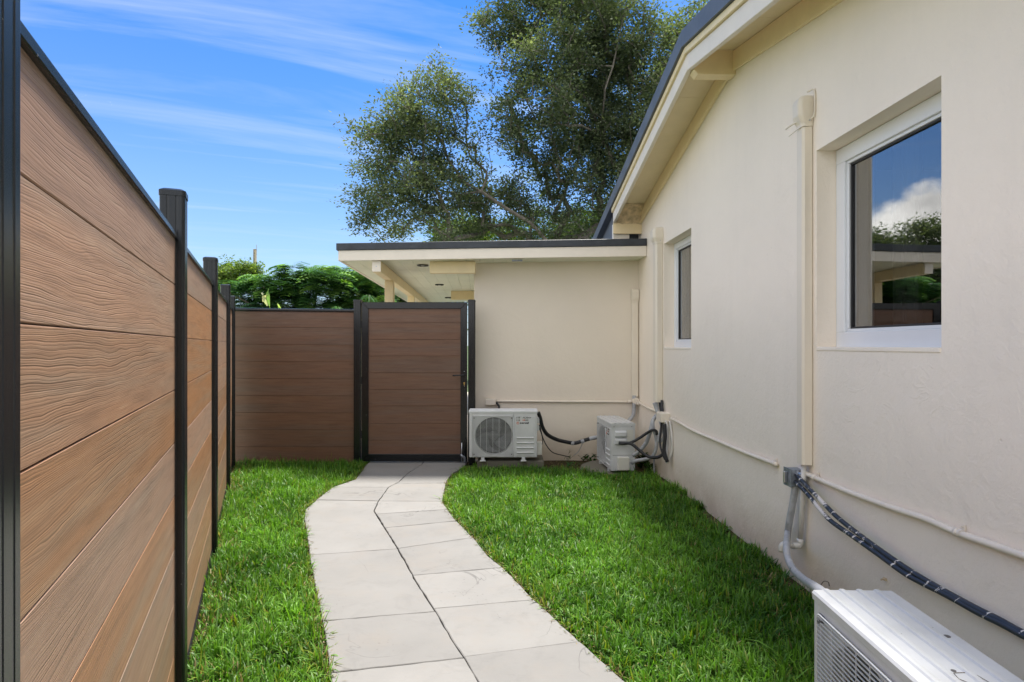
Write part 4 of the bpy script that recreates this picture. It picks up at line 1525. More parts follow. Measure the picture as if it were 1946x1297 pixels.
# long conduit on the side wall
RP = 0.0135
ptsc = [PW(1274, 796, 0.030), PW(1290, 803, 0.022), PW(1320, 820, 0.016), PW(1370, 841, 0.016), PW(1420, 862, 0.016), PW(1476, 883, 0.016)]
conduit('long thin cream conduit along the side wall from the hoses to the grey box', ptsc, 0.0125,
        clips=[(PW(1283, 799, 0.024), NW), (PW(1472, 881.5, 0.016), NW)])
ptsd = [PW(1528, 899, 0.018), PW(1560, 913, 0.016), PW(1620, 938, 0.015), PW(1700, 967, 0.015), PW(1760, 987, 0.015), PW(1820, 1013, 0.015), PW(1880, 1034, 0.015), PW(1946, 1057, 0.015), PW(2060, 1097, 0.015), PW(2500, 1250, 0.015)]
conduit('long cream conduit sloping along the side wall above the black cables', ptsd, 0.0128,
        clips=[(PW(1551, 909, 0.016), NW), (PW(1826, 1014.5, 0.015), NW)],
        couplers=[(PW(1545, 906.5, 0.016), PW(1549, 908.5, 0.016)), (PW(1816, 1011, 0.015), PW(1822, 1013.5, 0.015))])
# grey metal box with connectors
gb = thing('metal_box', 'small grey metal electrical box with two cable connectors under the tall pipe cover', 'electrical box', (WALL_X, 0, 0), WALL_RZ)
Yb = FPX * 1.65 / (1491 - 942)
obj('box', boxbm(-0.070, -0.001, 3.235, 3.315, 0.512, 0.602, bev=0.003), M['galv'], gb)
obj('cover_plate', boxbm(-0.074, -0.0705, 3.232, 3.318, 0.508, 0.606, bev=0.001), M['galv'], gb)
obj('toggle', boxbm(-0.094, -0.0745, 3.268, 3.284, 0.525, 0.588, bev=0.004), M['steel'], gb)
for z in (0.583, 0.535):
    bm = bmesh.new()
    tube(bm, [(-0.036, 3.234, z), (-0.036, 3.214, z)], 0.017, 8)
    tube(bm, [(-0.036, 3.214, z), (-0.036, 3.190, z - 0.002)], 0.014, 12)
    obj('connector', bm, M['steel'], gb)
# black spattered cables
ca = [(1506.8, 895.7), (1524, 914), (1546, 937), (1571, 963), (1596.5, 987.8), (1647, 1027), (1698, 1063.7), (1739, 1091), (1790, 1121), (1854, 1156), (1900, 1179), (1946, 1204), (2030, 1240), (2400, 1400)]
cb = [(1504.5, 909.5), (1520, 924), (1539, 944), (1573.5, 985.5), (1624, 1022), (1670, 1054.5), (1716, 1088), (1752, 1108), (1800, 1132), (1856, 1163), (1905, 1187), (1950, 1211), (2040, 1252), (2400, 1415)]
offa = [0.040, 0.05, 0.058, 0.06, 0.06, 0.055, 0.045, 0.035, 0.030, 0.026, 0.022, 0.018, 0.015, 0.014]
conduit('upper paint spattered black cable sweeping down the wall from the grey box', [PW(x, y, o) for (x, y), o in zip(ca, offa)], 0.0112, mat='cable', name='cable', cat='cable', couplers=())
conduit('lower paint spattered black cable sagging below its twin from the grey box', [PW(x, y, o + 0.004) for (x, y), o in zip(cb, offa)], 0.0112, mat='cable', name='cable', cat='cable')


def rings_on(path_px, ks, off, r, mat, parent):
    for x, y in path_px:
        pass


# white paint rings / ties around the cables, children of a single tie thing each
# grey wrapped line set with black tape marks
ls = thing('line_set', 'grey wrapped refrigerant lines with black tape marks dropping behind the near air conditioner', 'pipe')
lp = [PW(1514, 900, 0.035), PW(1511, 925, 0.040), PW(1505.5, 960, 0.045), PW(1500, 990, 0.05), PW(1496.5, 1015, 0.055)]
lp2 = [P(1494.5, 1040, 3.02), P(1498, 1062, 2.95), P(1508, 1083, 2.82), P(1527, 1101, 2.55), P(1548, 1115, 2.20), P(1556, 1121, 1.99), P(1575, 1135, 1.94)]
path = smoothpath(lp + lp2, 7)
bm = bmesh.new()
tube(bm, path, 0.0165, 12)
obj('wrap', bm, M['wrap'], ls, smooth=True)
bm = bmesh.new()
tube(bm, smoothpath([p + Vector((0.006, -0.004, -0.014)) for p in lp + lp2], 7), 0.010, 8)
obj('inner_pipe', bm, M['wrap'], ls, smooth=True)
for k in (16, 21, 26, 37, 43, 49):
    if k + 1 < len(path):
        a, b = path[k], path[k + 1]
        m = (a + b) / 2
        d = (b - a).normalized()
        bm = bmesh.new()
        # short half-wrap of tape
        s = d.cross(Vector((0, 1, 0))).normalized()
        q = d.cross(s)
        for i in range(3):
            a0, a1 = R(250 + i * 26), R(250 + (i + 1) * 26)
            rr = 0.0172
            vs = [m + (s * math.cos(a) + q * math.sin(a)) * rr + d * e for a, e in ((a0, -0.006), (a1, -0.006), (a1, 0.006), (a0, 0.006))]
            bm.faces.new([bm.verts.new(v) for v in vs])
        obj('tape', bm, M['tape'], ls)
# pvc drain
dp = thing('drain_pipe', 'white plastic drain pipe with an elbow under the tall pipe cover', 'pipe')
xw = 1.65
pd = [PW(1528, 880, 0.030), PW(1524.5, 960, 0.030), PW(1520.5, 1030, 0.030)]
bm = bmesh.new()
tube(bm, pd, 0.0140, 12)
obj('riser', bm, M['pvc'], dp, smooth=True)
e0 = PW(1520.5, 1024, 0.030)
e1 = e0 + Vector((0, 0, -0.034))
e2 = e1 + Vector((-0.040, -0.004, -0.004))
e3 = e1 + Vector((-0.094, -0.010, 0.006))
e4 = e3 + Vector((-0.008, -0.001, -0.038))
bm = bmesh.new()
tube(bm, [e0, e0 + Vector((0, 0, -0.022)), e1 + Vector((-0.006, 0, -0.002)), e2], 0.0172, 12)
obj('elbow', bm, M['pvc'], dp, smooth=True)
bm = bmesh.new()
tube(bm, [e2, e3 + Vector((0.02, 0.002, -0.001))], 0.0140, 12)
obj('arm', bm, M['pvc'], dp, smooth=True)
bm = bmesh.new()
tube(bm, smoothpath([e3 + Vector((0.024, 0.002, -0.001)), e3 + Vector((0.006, 0, 0)), e3 + Vector((-0.006, 0, -0.010)), e4], 3), 0.0172, 12)
obj('elbow', bm, M['pvc'], dp, smooth=True)


# ------------------------------------------------------------------ air conditioners
def text_mesh(body, size, mat, parent, loc, rot, shear=0.0, bold=0.0, sx=1.0, name='lettering'):
    cu = bpy.data.curves.new(name, 'FONT')
    cu.body = body
    cu.size = size
    cu.shear = shear
    cu.offset = bold
    cu.extrude = 0.0004
    cu.resolution_u = 3
    tmp = bpy.data.objects.new('tmp', cu)
    COL.objects.link(tmp)
    dg = bpy.context.evaluated_depsgraph_get()
    dg.update()
    me = bpy.data.meshes.new_from_object(tmp.evaluated_get(dg))
    bpy.data.objects.remove(tmp)
    me.materials.clear()
    me.materials.append(mat)
    me.name = name
    o = bpy.data.objects.new(name, me)
    o.location = loc
    o.rotation_euler = rot
    o.scale = (sx, 1, 1)
    link(o, parent)
    return o


def make_ac(label, loc, rz, W, D, H, fine=1.0, group=None):
    """outdoor condenser: front faces local -y, service end at x = W"""
    a = thing('air_conditioner', label, 'air conditioner', loc, rz, group)
    split = W * 0.665
    z0 = 0.0
    # front plate with a round fan opening
    fx, fz, fr = W * 0.362, H * 0.455, min(H * 0.405, W * 0.285)
    gx0, gx1, gz0, gz1 = W * 0.045, split - W * 0.012, H * 0.025, H * 0.885
    bm = bmesh.new()
    n = 48
    def ring(y, r):
        return [bm.verts.new((fx + r * math.cos(2 * math.pi * k / n), y, fz + r * math.sin(2 * math.pi * k / n))) for k in range(n)]
    outer = []
    for k in range(n):
        c, s = math.cos(2 * math.pi * k / n), math.sin(2 * math.pi * k / n)
        tmax = min(((gx1 - fx) / c if c > 1e-6 else (gx0 - fx) / c if c < -1e-6 else 9), ((gz1 - fz) / s if s > 1e-6 else (gz0 - fz) / s if s < -1e-6 else 9))
        outer.append(bm.verts.new((fx + c * tmax, 0.006, fz + s * tmax)))
    inner = ring(0.006, fr)
    lip = ring(0.016, fr * 0.985)
    deep = ring(0.075, fr * 0.97)
    for u, v in ((outer, inner), (inner, lip), (lip, deep)):
        for k in range(n):
            bm.faces.new((u[k], u[(k + 1) % n], v[(k + 1) % n], v[k]))
    for (cx_, cz_) in ((gx0, gz0), (gx1, gz0), (gx1, gz1), (gx0, gz1)):
        pass
    shroud = obj('fan_shroud', bm, M['acw'], a, smooth=False)
    bm = bmesh.new()
    tube(bm, [(fx, 0.076, fz), (fx, 0.08, fz)], fr * 0.98, 32)
    obj('coil', bm, M['coil'], a)
    # fan with three broad blades
    bm = bmesh.new()
    tube(bm, [(fx, 0.030, fz), (fx, 0.062, fz)], fr * 0.24, 20)
    fan = obj('fan_hub', bm, M['acgrey'], a, smooth=False)
    for b in range(3):
        bm = bmesh.new()
        rows = []
        for i in range(6):
            r = fr * (0.22 + 0.70 * i / 5)
            a0 = R(120 * b + 20 + 10 * i)
            sp = R(62 + 8 * i)
            rows.append([bm.verts.new((fx + r * math.cos(a0 + sp * j / 5), 0.036 + 0.030 * j / 5, fz + r * math.sin(a0 + sp * j / 5))) for j in range(6)])
        for u, v in zip(rows, rows[1:]):
            for j in range(5):
                bm.faces.new((u[j], u[j + 1], v[j + 1], v[j]))
        obj('fan_blade', bm, M['acgrey'], fan, smooth=True)
    # casing: sides, top, back, bottom and the front frame round the grille
    bm = bmesh.new()
    th = 0.008
    box(bm, 0, th, 0.004, D, z0, H - 0.02, bev=0.002)
    box(bm, W - th, W, 0.004, D, z0, H - 0.02, bev=0.002)
    box(bm, th + 0.0005, W - th - 0.0005, D - th, D, z0, H - 0.02)
    box(bm, th + 0.0005, W - th - 0.0005, 0.012, D - th - 0.0005, z0, z0 + 0.01)
    box(bm, 0.001, gx0 + 0.0005, -0.002, 0.012, z0, H - 0.02, bev=0.003)
    box(bm, gx0 + 0.001, gx1 - 0.001, -0.002, 0.012, z0, gz0, bev=0.002)
    box(bm, gx0 + 0.001, gx1 - 0.001, -0.002, 0.012, gz1, H - 0.02, bev=0.002)
    obj('casing', bm, M['acw'], a)
    # lid with pressed ribs, lip overhanging
    bm = bmesh.new()
    prof = []
    ny = 0
    ribs = [0.16, 0.36, 0.58, 0.80]
    pts = [(-0.004, H - 0.028), (-0.006, H - 0.008), (-0.001, H - 0.001), (0.010, H)]
    for q in ribs:
        c = D * q
        pts += [(c - 0.012, H), (c - 0.008, H + 0.0045), (c + 0.003, H + 0.0045), (c + 0.012, H)]
    pts += [(D - 0.004, H), (D + 0.003, H - 0.004), (D + 0.003, H - 0.028)]
    bm = extrude(bm, pts, -0.004, W + 0.004, 'x')
    obj('lid', bm, M['acw'], a)
    # debris and rust specks on the lid
    # front service panel with raised border and louvres
    px0, px1 = split, W - 0.012
    obj('front_panel', boxbm(split - W * 0.011, W - 0.001, -0.0025, 0.010, z0, H - 0.021, bev=0.003), M['acw'], a)
    fp = obj('badge_panel', boxbm(px0 + 0.012, px1 - 0.010, -0.0065, -0.0026, H * 0.03, H * 0.885, bev=0.0035, seg=2), M['acw'], a)
    for k in range(4):
        zc_ = H * (0.42 - 0.105 * k)
        bm = bmesh.new()
        # wedge louvre
        extrude(bm, [(-0.0066, zc_ - 0.012), (-0.0175, zc_ - 0.003), (-0.0175, zc_ + 0.001), (-0.0066, zc_ + 0.006)], px0 + 0.026, px1 - 0.026, 'x')
        obj('louvre', bm, M['acw'], fp)
    # wire grille
    bm = bmesh.new()
    nh = int(34 / fine)
    w = 0.0011 if fine <= 1 else 0.0017
    for k in range(nh):
        z = gz0 + 0.008 + (gz1 - gz0 - 0.016) * k / (nh - 1)
        y = -0.0085
        box(bm, gx0 + 0.003, gx1 - 0.003, y - w, y + w, z - w, z + w)
    nv = 7
    for k in range(nv):
        x = gx0 + 0.022 + (gx1 - gx0 - 0.044) * k / (nv - 1)
        box(bm, x - 0.0016, x + 0.0016, -0.0072, -0.0042, gz0 + 0.004, gz1 - 0.004)
    g = obj('grille', bm, M['acw'], a)
    bm = bmesh.new()
    gp = [(gx0 + 0.002, gz0 + 0.002), (gx1 - 0.002, gz0 + 0.002), (gx1 - 0.002, gz1 - 0.002), (gx0 + 0.002, gz1 - 0.002)]
    rr = 0.02
    loop = []
    for i, (cx_, cz_, a0) in enumerate(((gx1 - rr, gz1 - rr, 0), (gx0 + rr, gz1 - rr, 90), (gx0 + rr, gz0 + rr, 180), (gx1 - rr, gz0 + rr, 270))):
        for k in range(5):
            aa = R(a0 + 22.5 * k)
            loop.append(Vector((cx_ + rr * math.cos(aa), -0.008, cz_ + rr * math.sin(aa))))
    loop.append(loop[0])
    tube(bm, loop, 0.003, 6)
    obj('grille_frame', bm, M['acw'], g, smooth=True)
    for sx_, sz_ in ((gx0 + 0.02, gz0 + 0.02), (gx1 - 0.02, gz0 + 0.02), (gx0 + 0.02, gz1 - 0.02), (gx1 - 0.02, gz1 - 0.02)):
        bm = bmesh.new()
        tube(bm, [(sx_, -0.014, sz_), (sx_, 0.004, sz_)], 0.0055, 8)
        obj('screw', bm, M['acgrey'], a)
    # feet
    for x in (W * 0.2, W * 0.8):
        bm = bmesh.new()
        box(bm, x - 0.03, x + 0.03, -0.02, 0.03, -0.042, -0.030, bev=0.002)
        box(bm, x - 0.018, x + 0.018, -0.008, 0.0235, -0.0305, 0.0, bev=0.002)
        box(bm, x - 0.012, x + 0.012, 0.024, D + 0.02, -0.020, -0.0005, bev=0.002)
        obj('foot', bm, M['acw'], a)
    # service end: two handle recesses, sticker, valve cover
    sy0, sy1 = D * 0.14, D * 0.62
    for zc_ in (H * 0.78, H * 0.62):
        bm = bmesh.new()
        extrude(bm, [(W + 0.0005, zc_ - 0.034), (W + 0.026, zc_ - 0.024), (W + 0.026, zc_ + 0.016), (W + 0.010, zc_ + 0.030), (W + 0.0005, zc_ + 0.030)], sy0, sy1, 'y')
        bmesh.ops.bevel(bm, geom=list(bm.edges), offset=0.003, segments=1, affect='EDGES')
        obj('handle', bm, M['acw'], a)
    obj('rating_label', boxbm(W + 0.0003, W + 0.0012, D * 0.66, D * 0.93, H * 0.55, H * 0.86), M['sticker'], a)
    obj('side_seam', boxbm(W + 0.0002, W + 0.0015, D * 0.05, D * 0.97, H * 0.325, H * 0.332), M['acgrey'], a)
    bm = bmesh.new()
    box(bm, W + 0.0005, W + 0.055, D * 0.22, D * 0.70, H * 0.03, H * 0.30, bev=0.006, seg=2)
    obj('valve_cover', bm, M['acw2'], a)
    bm = bmesh.new()
    for yy, zz in ((D * 0.1, H * 0.93), (D * 0.86, H * 0.93)):
        tube(bm, [(W + 0.004, yy, zz), (W + 0.007, yy, zz)], 0.004, 8)
    obj('screw', bm, M['ink'], a)
    # badge lettering on the front panel
    bx, bz = px0 + 0.024, H * 0.78
    k = (px1 - px0) / 0.22
    yb = -0.0070
    bm = bmesh.new()
    for i in range(5):
        for j in range(5):
            if (i * 7 + j * 5 + i * j) % 3 != 1:
                box(bm, bx + 0.009 * i * k, bx + (0.009 * i + 0.0072) * k, yb - 0.0003, yb + 0.0004, bz + (0.009 * j) * k, bz + (0.009 * j + 0.0072) * k)
    rot = (R(90), 0, 0)
    obj('badge_emblem', bm, M['inkgrey'], a)
    text_mesh('AURA+', 0.026 * k, M['inkgrey'], a, (bx + 0.062 * k, yb, bz + 0.026 * k), rot, 0.3, 0.0006)
    text_mesh('16', 0.027 * k, M['inkred'], a, (bx + 0.055 * k, yb, bz + 0.001 * k), rot, 0.25, 0.0010)
    text_mesh('SEER', 0.020 * k, M['inkgrey'], a, (bx + 0.084 * k, yb, bz + 0.002 * k), rot, 0.25, 0.0006, sx=0.85)
    bm = bmesh.new()
    cc = Vector((bx + 0.014 * k, yb, bz - 0.020 * k))
    arc = [cc + Vector((0.013 * k * math.cos(t_), 0, 0.011 * k * math.sin(t_))) for t_ in [R(40 + 22 * i) for i in range(14)]]
    tube(bm, arc, 0.0024 * k, 6)
    box(bm, cc.x - 0.007 * k, cc.x + 0.010 * k, yb - 0.0008, yb + 0.0006, cc.z - 0.001 * k, cc.z + 0.003 * k)
    obj('badge_mark', bm, M['inkred'], a)
    text_mesh('everwell', 0.027 * k, M['ink'], a, (bx + 0.030 * k, yb, bz - 0.027 * k), rot, 0.2, 0.0010)
    return a


AC1W, AC1H = 0.7175, 0.492
a1 = make_ac('air conditioner facing the camera against the end wall, right beside the gate', (-0.4525, 6.40, 0.082), 0.0, AC1W, 0.245, AC1H, group=None)
# concrete pads
pad = obj('concrete_pad', boxbm(-0.37, 0.34, 6.43, 6.78, -0.08, 0.038, bev=0.008), M['pad'])
pad['label'] = 'rough concrete pad under the air conditioner nearest the gate'
pad['category'] = 'concrete pad'
a2 = make_ac('air conditioner turned side on in the corner beside the coiled hoses', (0.951, 6.745, 0.0), R(-85.4), 0.650, 0.240, 0.480)
pad = thing('concrete_pad', 'pale worn concrete pad half buried under the corner air conditioner', 'concrete pad')
bm = bmesh.new()
extrude(bm, [(0.70, 6.30), (0.82, 6.17), (1.0, 6.08), (1.26, 6.08), (1.28, 6.80), (0.90, 6.80), (0.76, 6.60)], -0.06, -0.026)
bmesh.ops.bevel(bm, geom=list(bm.edges), offset=0.008, segments=2, affect='EDGES')
obj('slab', bm, M['pad'], pad)
a3 = make_ac('near air conditioner at the lower right with its ribbed top and wire grille', (0.958, 1.917, 0.010), R(-90 - 1.95), 0.740, 0.245, 0.483, fine=1.15)
# specks on the near unit's lid
for (px, py, r, lb) in ((1711, 1205, 0.0040, 'small dark speck nearest the wire grille on the near air conditioner top'), (1800, 1209.5, 0.0085, 'largest dark speck on the near air conditioner top, towards the wall'), (1812, 1275, 0.006, 'dark speck beside the curled twig on the near air conditioner top'), (1772, 1193, 0.002, 'tiny dark speck midway across the near air conditioner top')):
    zl = 0.493 + 0.0006
    Y = (CAMZ - zl) * FPX / (py - HY)
    X = (px - CX) / FPX * Y
    bm = bmesh.new()
    tube(bm, [(X, Y, zl - 0.0005), (X, Y, zl + 0.0006)], r, 9)
    o = obj('debris_spot', bm, M['inkgrey'])
    o['label'] = lb
    o['category'] = 'debris'
    o['group'] = 'dark specks on the near air conditioner'
bm = bmesh.new()
path = [G(x, y, 0.4945) for x, y in ((1812, 1279), (1840, 1278), (1858, 1284), (1880, 1297), (1850, 1302), (1822, 1290), (1812, 1279))]
tube(bm, [(x, y, 0.4942) for x, y in path], 0.0008, 6)
o = obj('dead_twig', bm, M['barkp'])
o['label'] = 'thin reddish brown curled twig lying on the near air conditioner top'
o['category'] = 'twig'
# insulated lines of the first unit
conduit('thick black taped refrigerant line hanging from the first air conditioner to the second',
        [P(1023, 784, 6.60), P(1027, 796, 6.62), P(1031, 812, 6.65), P(1040, 826, 6.70), P(1056, 835, 6.75), P(1072, 839.5, 6.78), P(1092, 842.5, 6.80), P(1108, 838, 6.80), P(1122, 834, 6.80), P(1136, 831.5, 6.80)], 0.0215, mat='blackins', name='hose', cat='hose', n=8)
for i, (xa, ya, xb, yb) in enumerate(((1084, 842, 1090, 843), (1103, 840, 1110, 837.5), (1121, 834.2, 1136, 831.3))):
    pass
tp = conduit('grey end of the taped line entering the second air conditioner', [P(1120, 834.5, 6.80), P(1128, 832.5, 6.80), P(1140, 830.5, 6.80)], 0.0225, mat='wrap', name='hose', cat='hose')
for (xa, ya, xb, yb, lb) in ((1085, 842.6, 1091, 843, 'grey tape band at the lowest point of the black refrigerant line'), (1104, 840, 1110, 838, 'grey tape band on the black refrigerant line nearest the corner unit')):
    bm = bmesh.new()
    tube(bm, [P(xa, ya, 6.795), P(xb, yb, 6.795)], 0.0232, 10)
    o = obj('tape_band', bm, M['wrap'], None, smooth=True)
    o['label'] = lb
    o['category'] = 'tape'
    o['group'] = 'grey tape bands on the black line'
conduit('thin black wire drooping from the first air conditioner to the soil',
        [P(1024, 812, 6.62), P(1028, 822, 6.66), P(1034, 838, 6.74), P(1042, 852, 6.80), P(1052, 861, 6.84), P(1070, 866, 6.86), P(1084, 869, 6.88)], 0.0055, mat='blackins', name='wire', cat='wire', sides=7)
conduit('short black strap hanging at the side of the first air conditioner',
        [P(1024, 808, 6.58), P(1028, 820, 6.60), P(1031, 834, 6.62), P(1030.5, 845, 6.62)], lambda t: 0.010 * (1 - 0.7 * t), mat='blackins', name='strap', cat='strap', sides=7)
conduit('thin loose grey cord hanging under the taped line',
        [P(1108, 840, 6.82), P(1104, 850, 6.86), P(1098, 860, 6.90), P(1090, 866, 6.93)], 0.004, mat='wrap', name='wire', cat='wire', sides=6)

# coiled hoses and wires beside the second unit
D2 = 6.0
H2 = [
    ('hose', 'thick grey hose looping up from the second unit and over to the pipe cover', 'wrap', 0.020, [(1202, 866, 6.12), (1214, 858, 6.10), (1228, 842, 6.05), (1236, 820, 6.0), (1241, 800, 6.0), (1247, 791, 6.02), (1253, 789, 6.02)]),
    ('hose', 'lower grey hose running from the second unit towards the wall', 'wrap', 0.018, [(1200, 881, 6.12), (1209, 876, 6.10), (1226, 873, 6.05), (1240, 868, 6.02), (1247, 852, 5.98), (1247, 832, 5.98), (1241, 812, 5.98), (1242, 797, 6.0), (1250, 790, 6.02)]),
    ('hose', 'grey hose bent in a narrow hook under the wide pipe cover', 'wrap', 0.017, [(1243, 766, 6.03), (1250, 785, 6.0), (1256, 805, 5.95), (1262, 820, 5.9), (1262, 832, 5.88), (1256, 838, 5.88), (1252, 836, 5.88), (1258, 812, 5.86), (1258, 798, 5.86)]),
    ('hose', 'pale grey hose hanging in a long loop below the second junction box', 'pvc', 0.012, [(1273, 800, 5.66), (1277, 830, 5.62), (1277, 855, 5.62), (1272, 872, 5.64), (1267, 878, 5.66), (1268, 850, 5.68), (1269, 815, 5.70), (1265, 800, 5.72)]),
    ('cable', 'upper black power cable arching from the second unit to the wall', 'blackins', 0.014, [(1176, 843, 6.0), (1186, 843.5, 5.98), (1200, 841, 5.98), (1215, 833, 5.98), (1230, 823, 5.96), (1240, 818, 5.93), (1247, 820, 5.92), (1248.5, 827, 5.92)]),
    ('cable', 'lower black power cable sagging from the second unit to the wall', 'blackins', 0.0155, [(1176, 842, 6.0), (1188, 842.5, 5.98), (1200, 844, 5.96), (1214, 855, 5.92), (1228, 866, 5.88), (1241, 870, 5.84), (1254, 868, 5.80), (1262, 860, 5.78), (1265, 852, 5.78)]),
    ('cable', 'tight black cable running straight down from the second junction box', 'blackins', 0.017, [(1263, 806, 5.66), (1264, 830, 5.64), (1262, 855, 5.64), (1266, 872, 5.62), (1268, 878, 5.62)]),
    ('cable', 'thin black cable behind the grey hoses on the side wall', 'blackins', 0.010, [(1253, 765, 6.0), (1257, 800, 5.85), (1254, 840, 5.80), (1259, 862, 5.75), (1264, 874, 5.72)]),
    ('drain_pipe', 'thin upright grey drain pipe at the wall foot behind the second unit', 'wrap', 0.011, [(1243, 905, 6.15), (1243, 880, 6.15), (1243, 860, 6.12)]),
    ('cable', 'blue grey cable pair leaving the bottom of the wide pipe cover', 'wrap', 0.014, [(1247, 762, 6.02), (1249, 775, 6.01), (1249, 788, 6.0), (1248, 796, 6.0)]),
    ('cable', 'dark cable leaving the wide pipe cover nearest the camera', 'blackins', 0.014, [(1258, 762, 5.94), (1258, 775, 5.90), (1260, 786, 5.86)]),
]
for nm, lab, mt, r, pts in H2:
    conduit(lab, [P(*q) for q in pts], r, mat=mt, name=nm, cat='hose' if nm == 'hose' else ('pipe' if nm == 'drain_pipe' else 'cable'), n=7, sides=9)
conduit('thin dark wire curl sticking up behind the near air conditioner',
        [PW(1560, 1112, 0.03), PW(1566, 1105, 0.04), PW(1574, 1107, 0.04), PW(1576, 1114, 0.03)], 0.0022, mat='barkp', name='wire', cat='wire', sides=6)


# ------------------------------------------------------------------ vegetation
def leaf_quads(centres, dirs, ups, L, W):
    """diamond-shaped leaves folded slightly: 4 verts each"""
    n = len(centres)
    side = np.cross(dirs, ups)
    side /= np.linalg.norm(side, axis=1, keepdims=True) + 1e-9
    L = L[:, None]
    W = W[:, None]
    a = centres
    b = centres + dirs * L * 0.5 + side * W * 0.5
    c = centres + dirs * L
    d = centres + dirs * L * 0.5 - side * W * 0.5
    V = np.stack([a, b, c, d], 1).reshape(-1, 3)
    Q = (np.arange(n) * 4)[:, None] + np.array([[0, 1, 2, 3]])
    return V, Q


def unit(v):
    return v / (np.linalg.norm(v, axis=1, keepdims=True) + 1e-9)


def sample_ellipsoids(ells, n, shell=0.35):
    """points in a union of ellipsoids (cx,cy,cz,rx,ry,rz,weight), denser near the surface"""
    w = np.array([e[6] * e[3] * e[4] * e[5] for e in ells])
    idx = rng.choice(len(ells), n, p=w / w.sum())
    d = unit(rng.normal(size=(n, 3)))
    r = rng.uniform(shell, 1.0, n) ** 0.6
    E = np.array([e[:6] for e in ells])[idx]
    # uneven outline
    lump = 0.86 + 0.22 * np.sin(d[:, 0] * 7 + E[:, 0]) * np.cos(d[:, 2] * 6 + E[:, 2]) + rng.normal(0, 0.05, n)
    return E[:, :3] + d * E[:, 3:6] * (r * lump)[:, None]


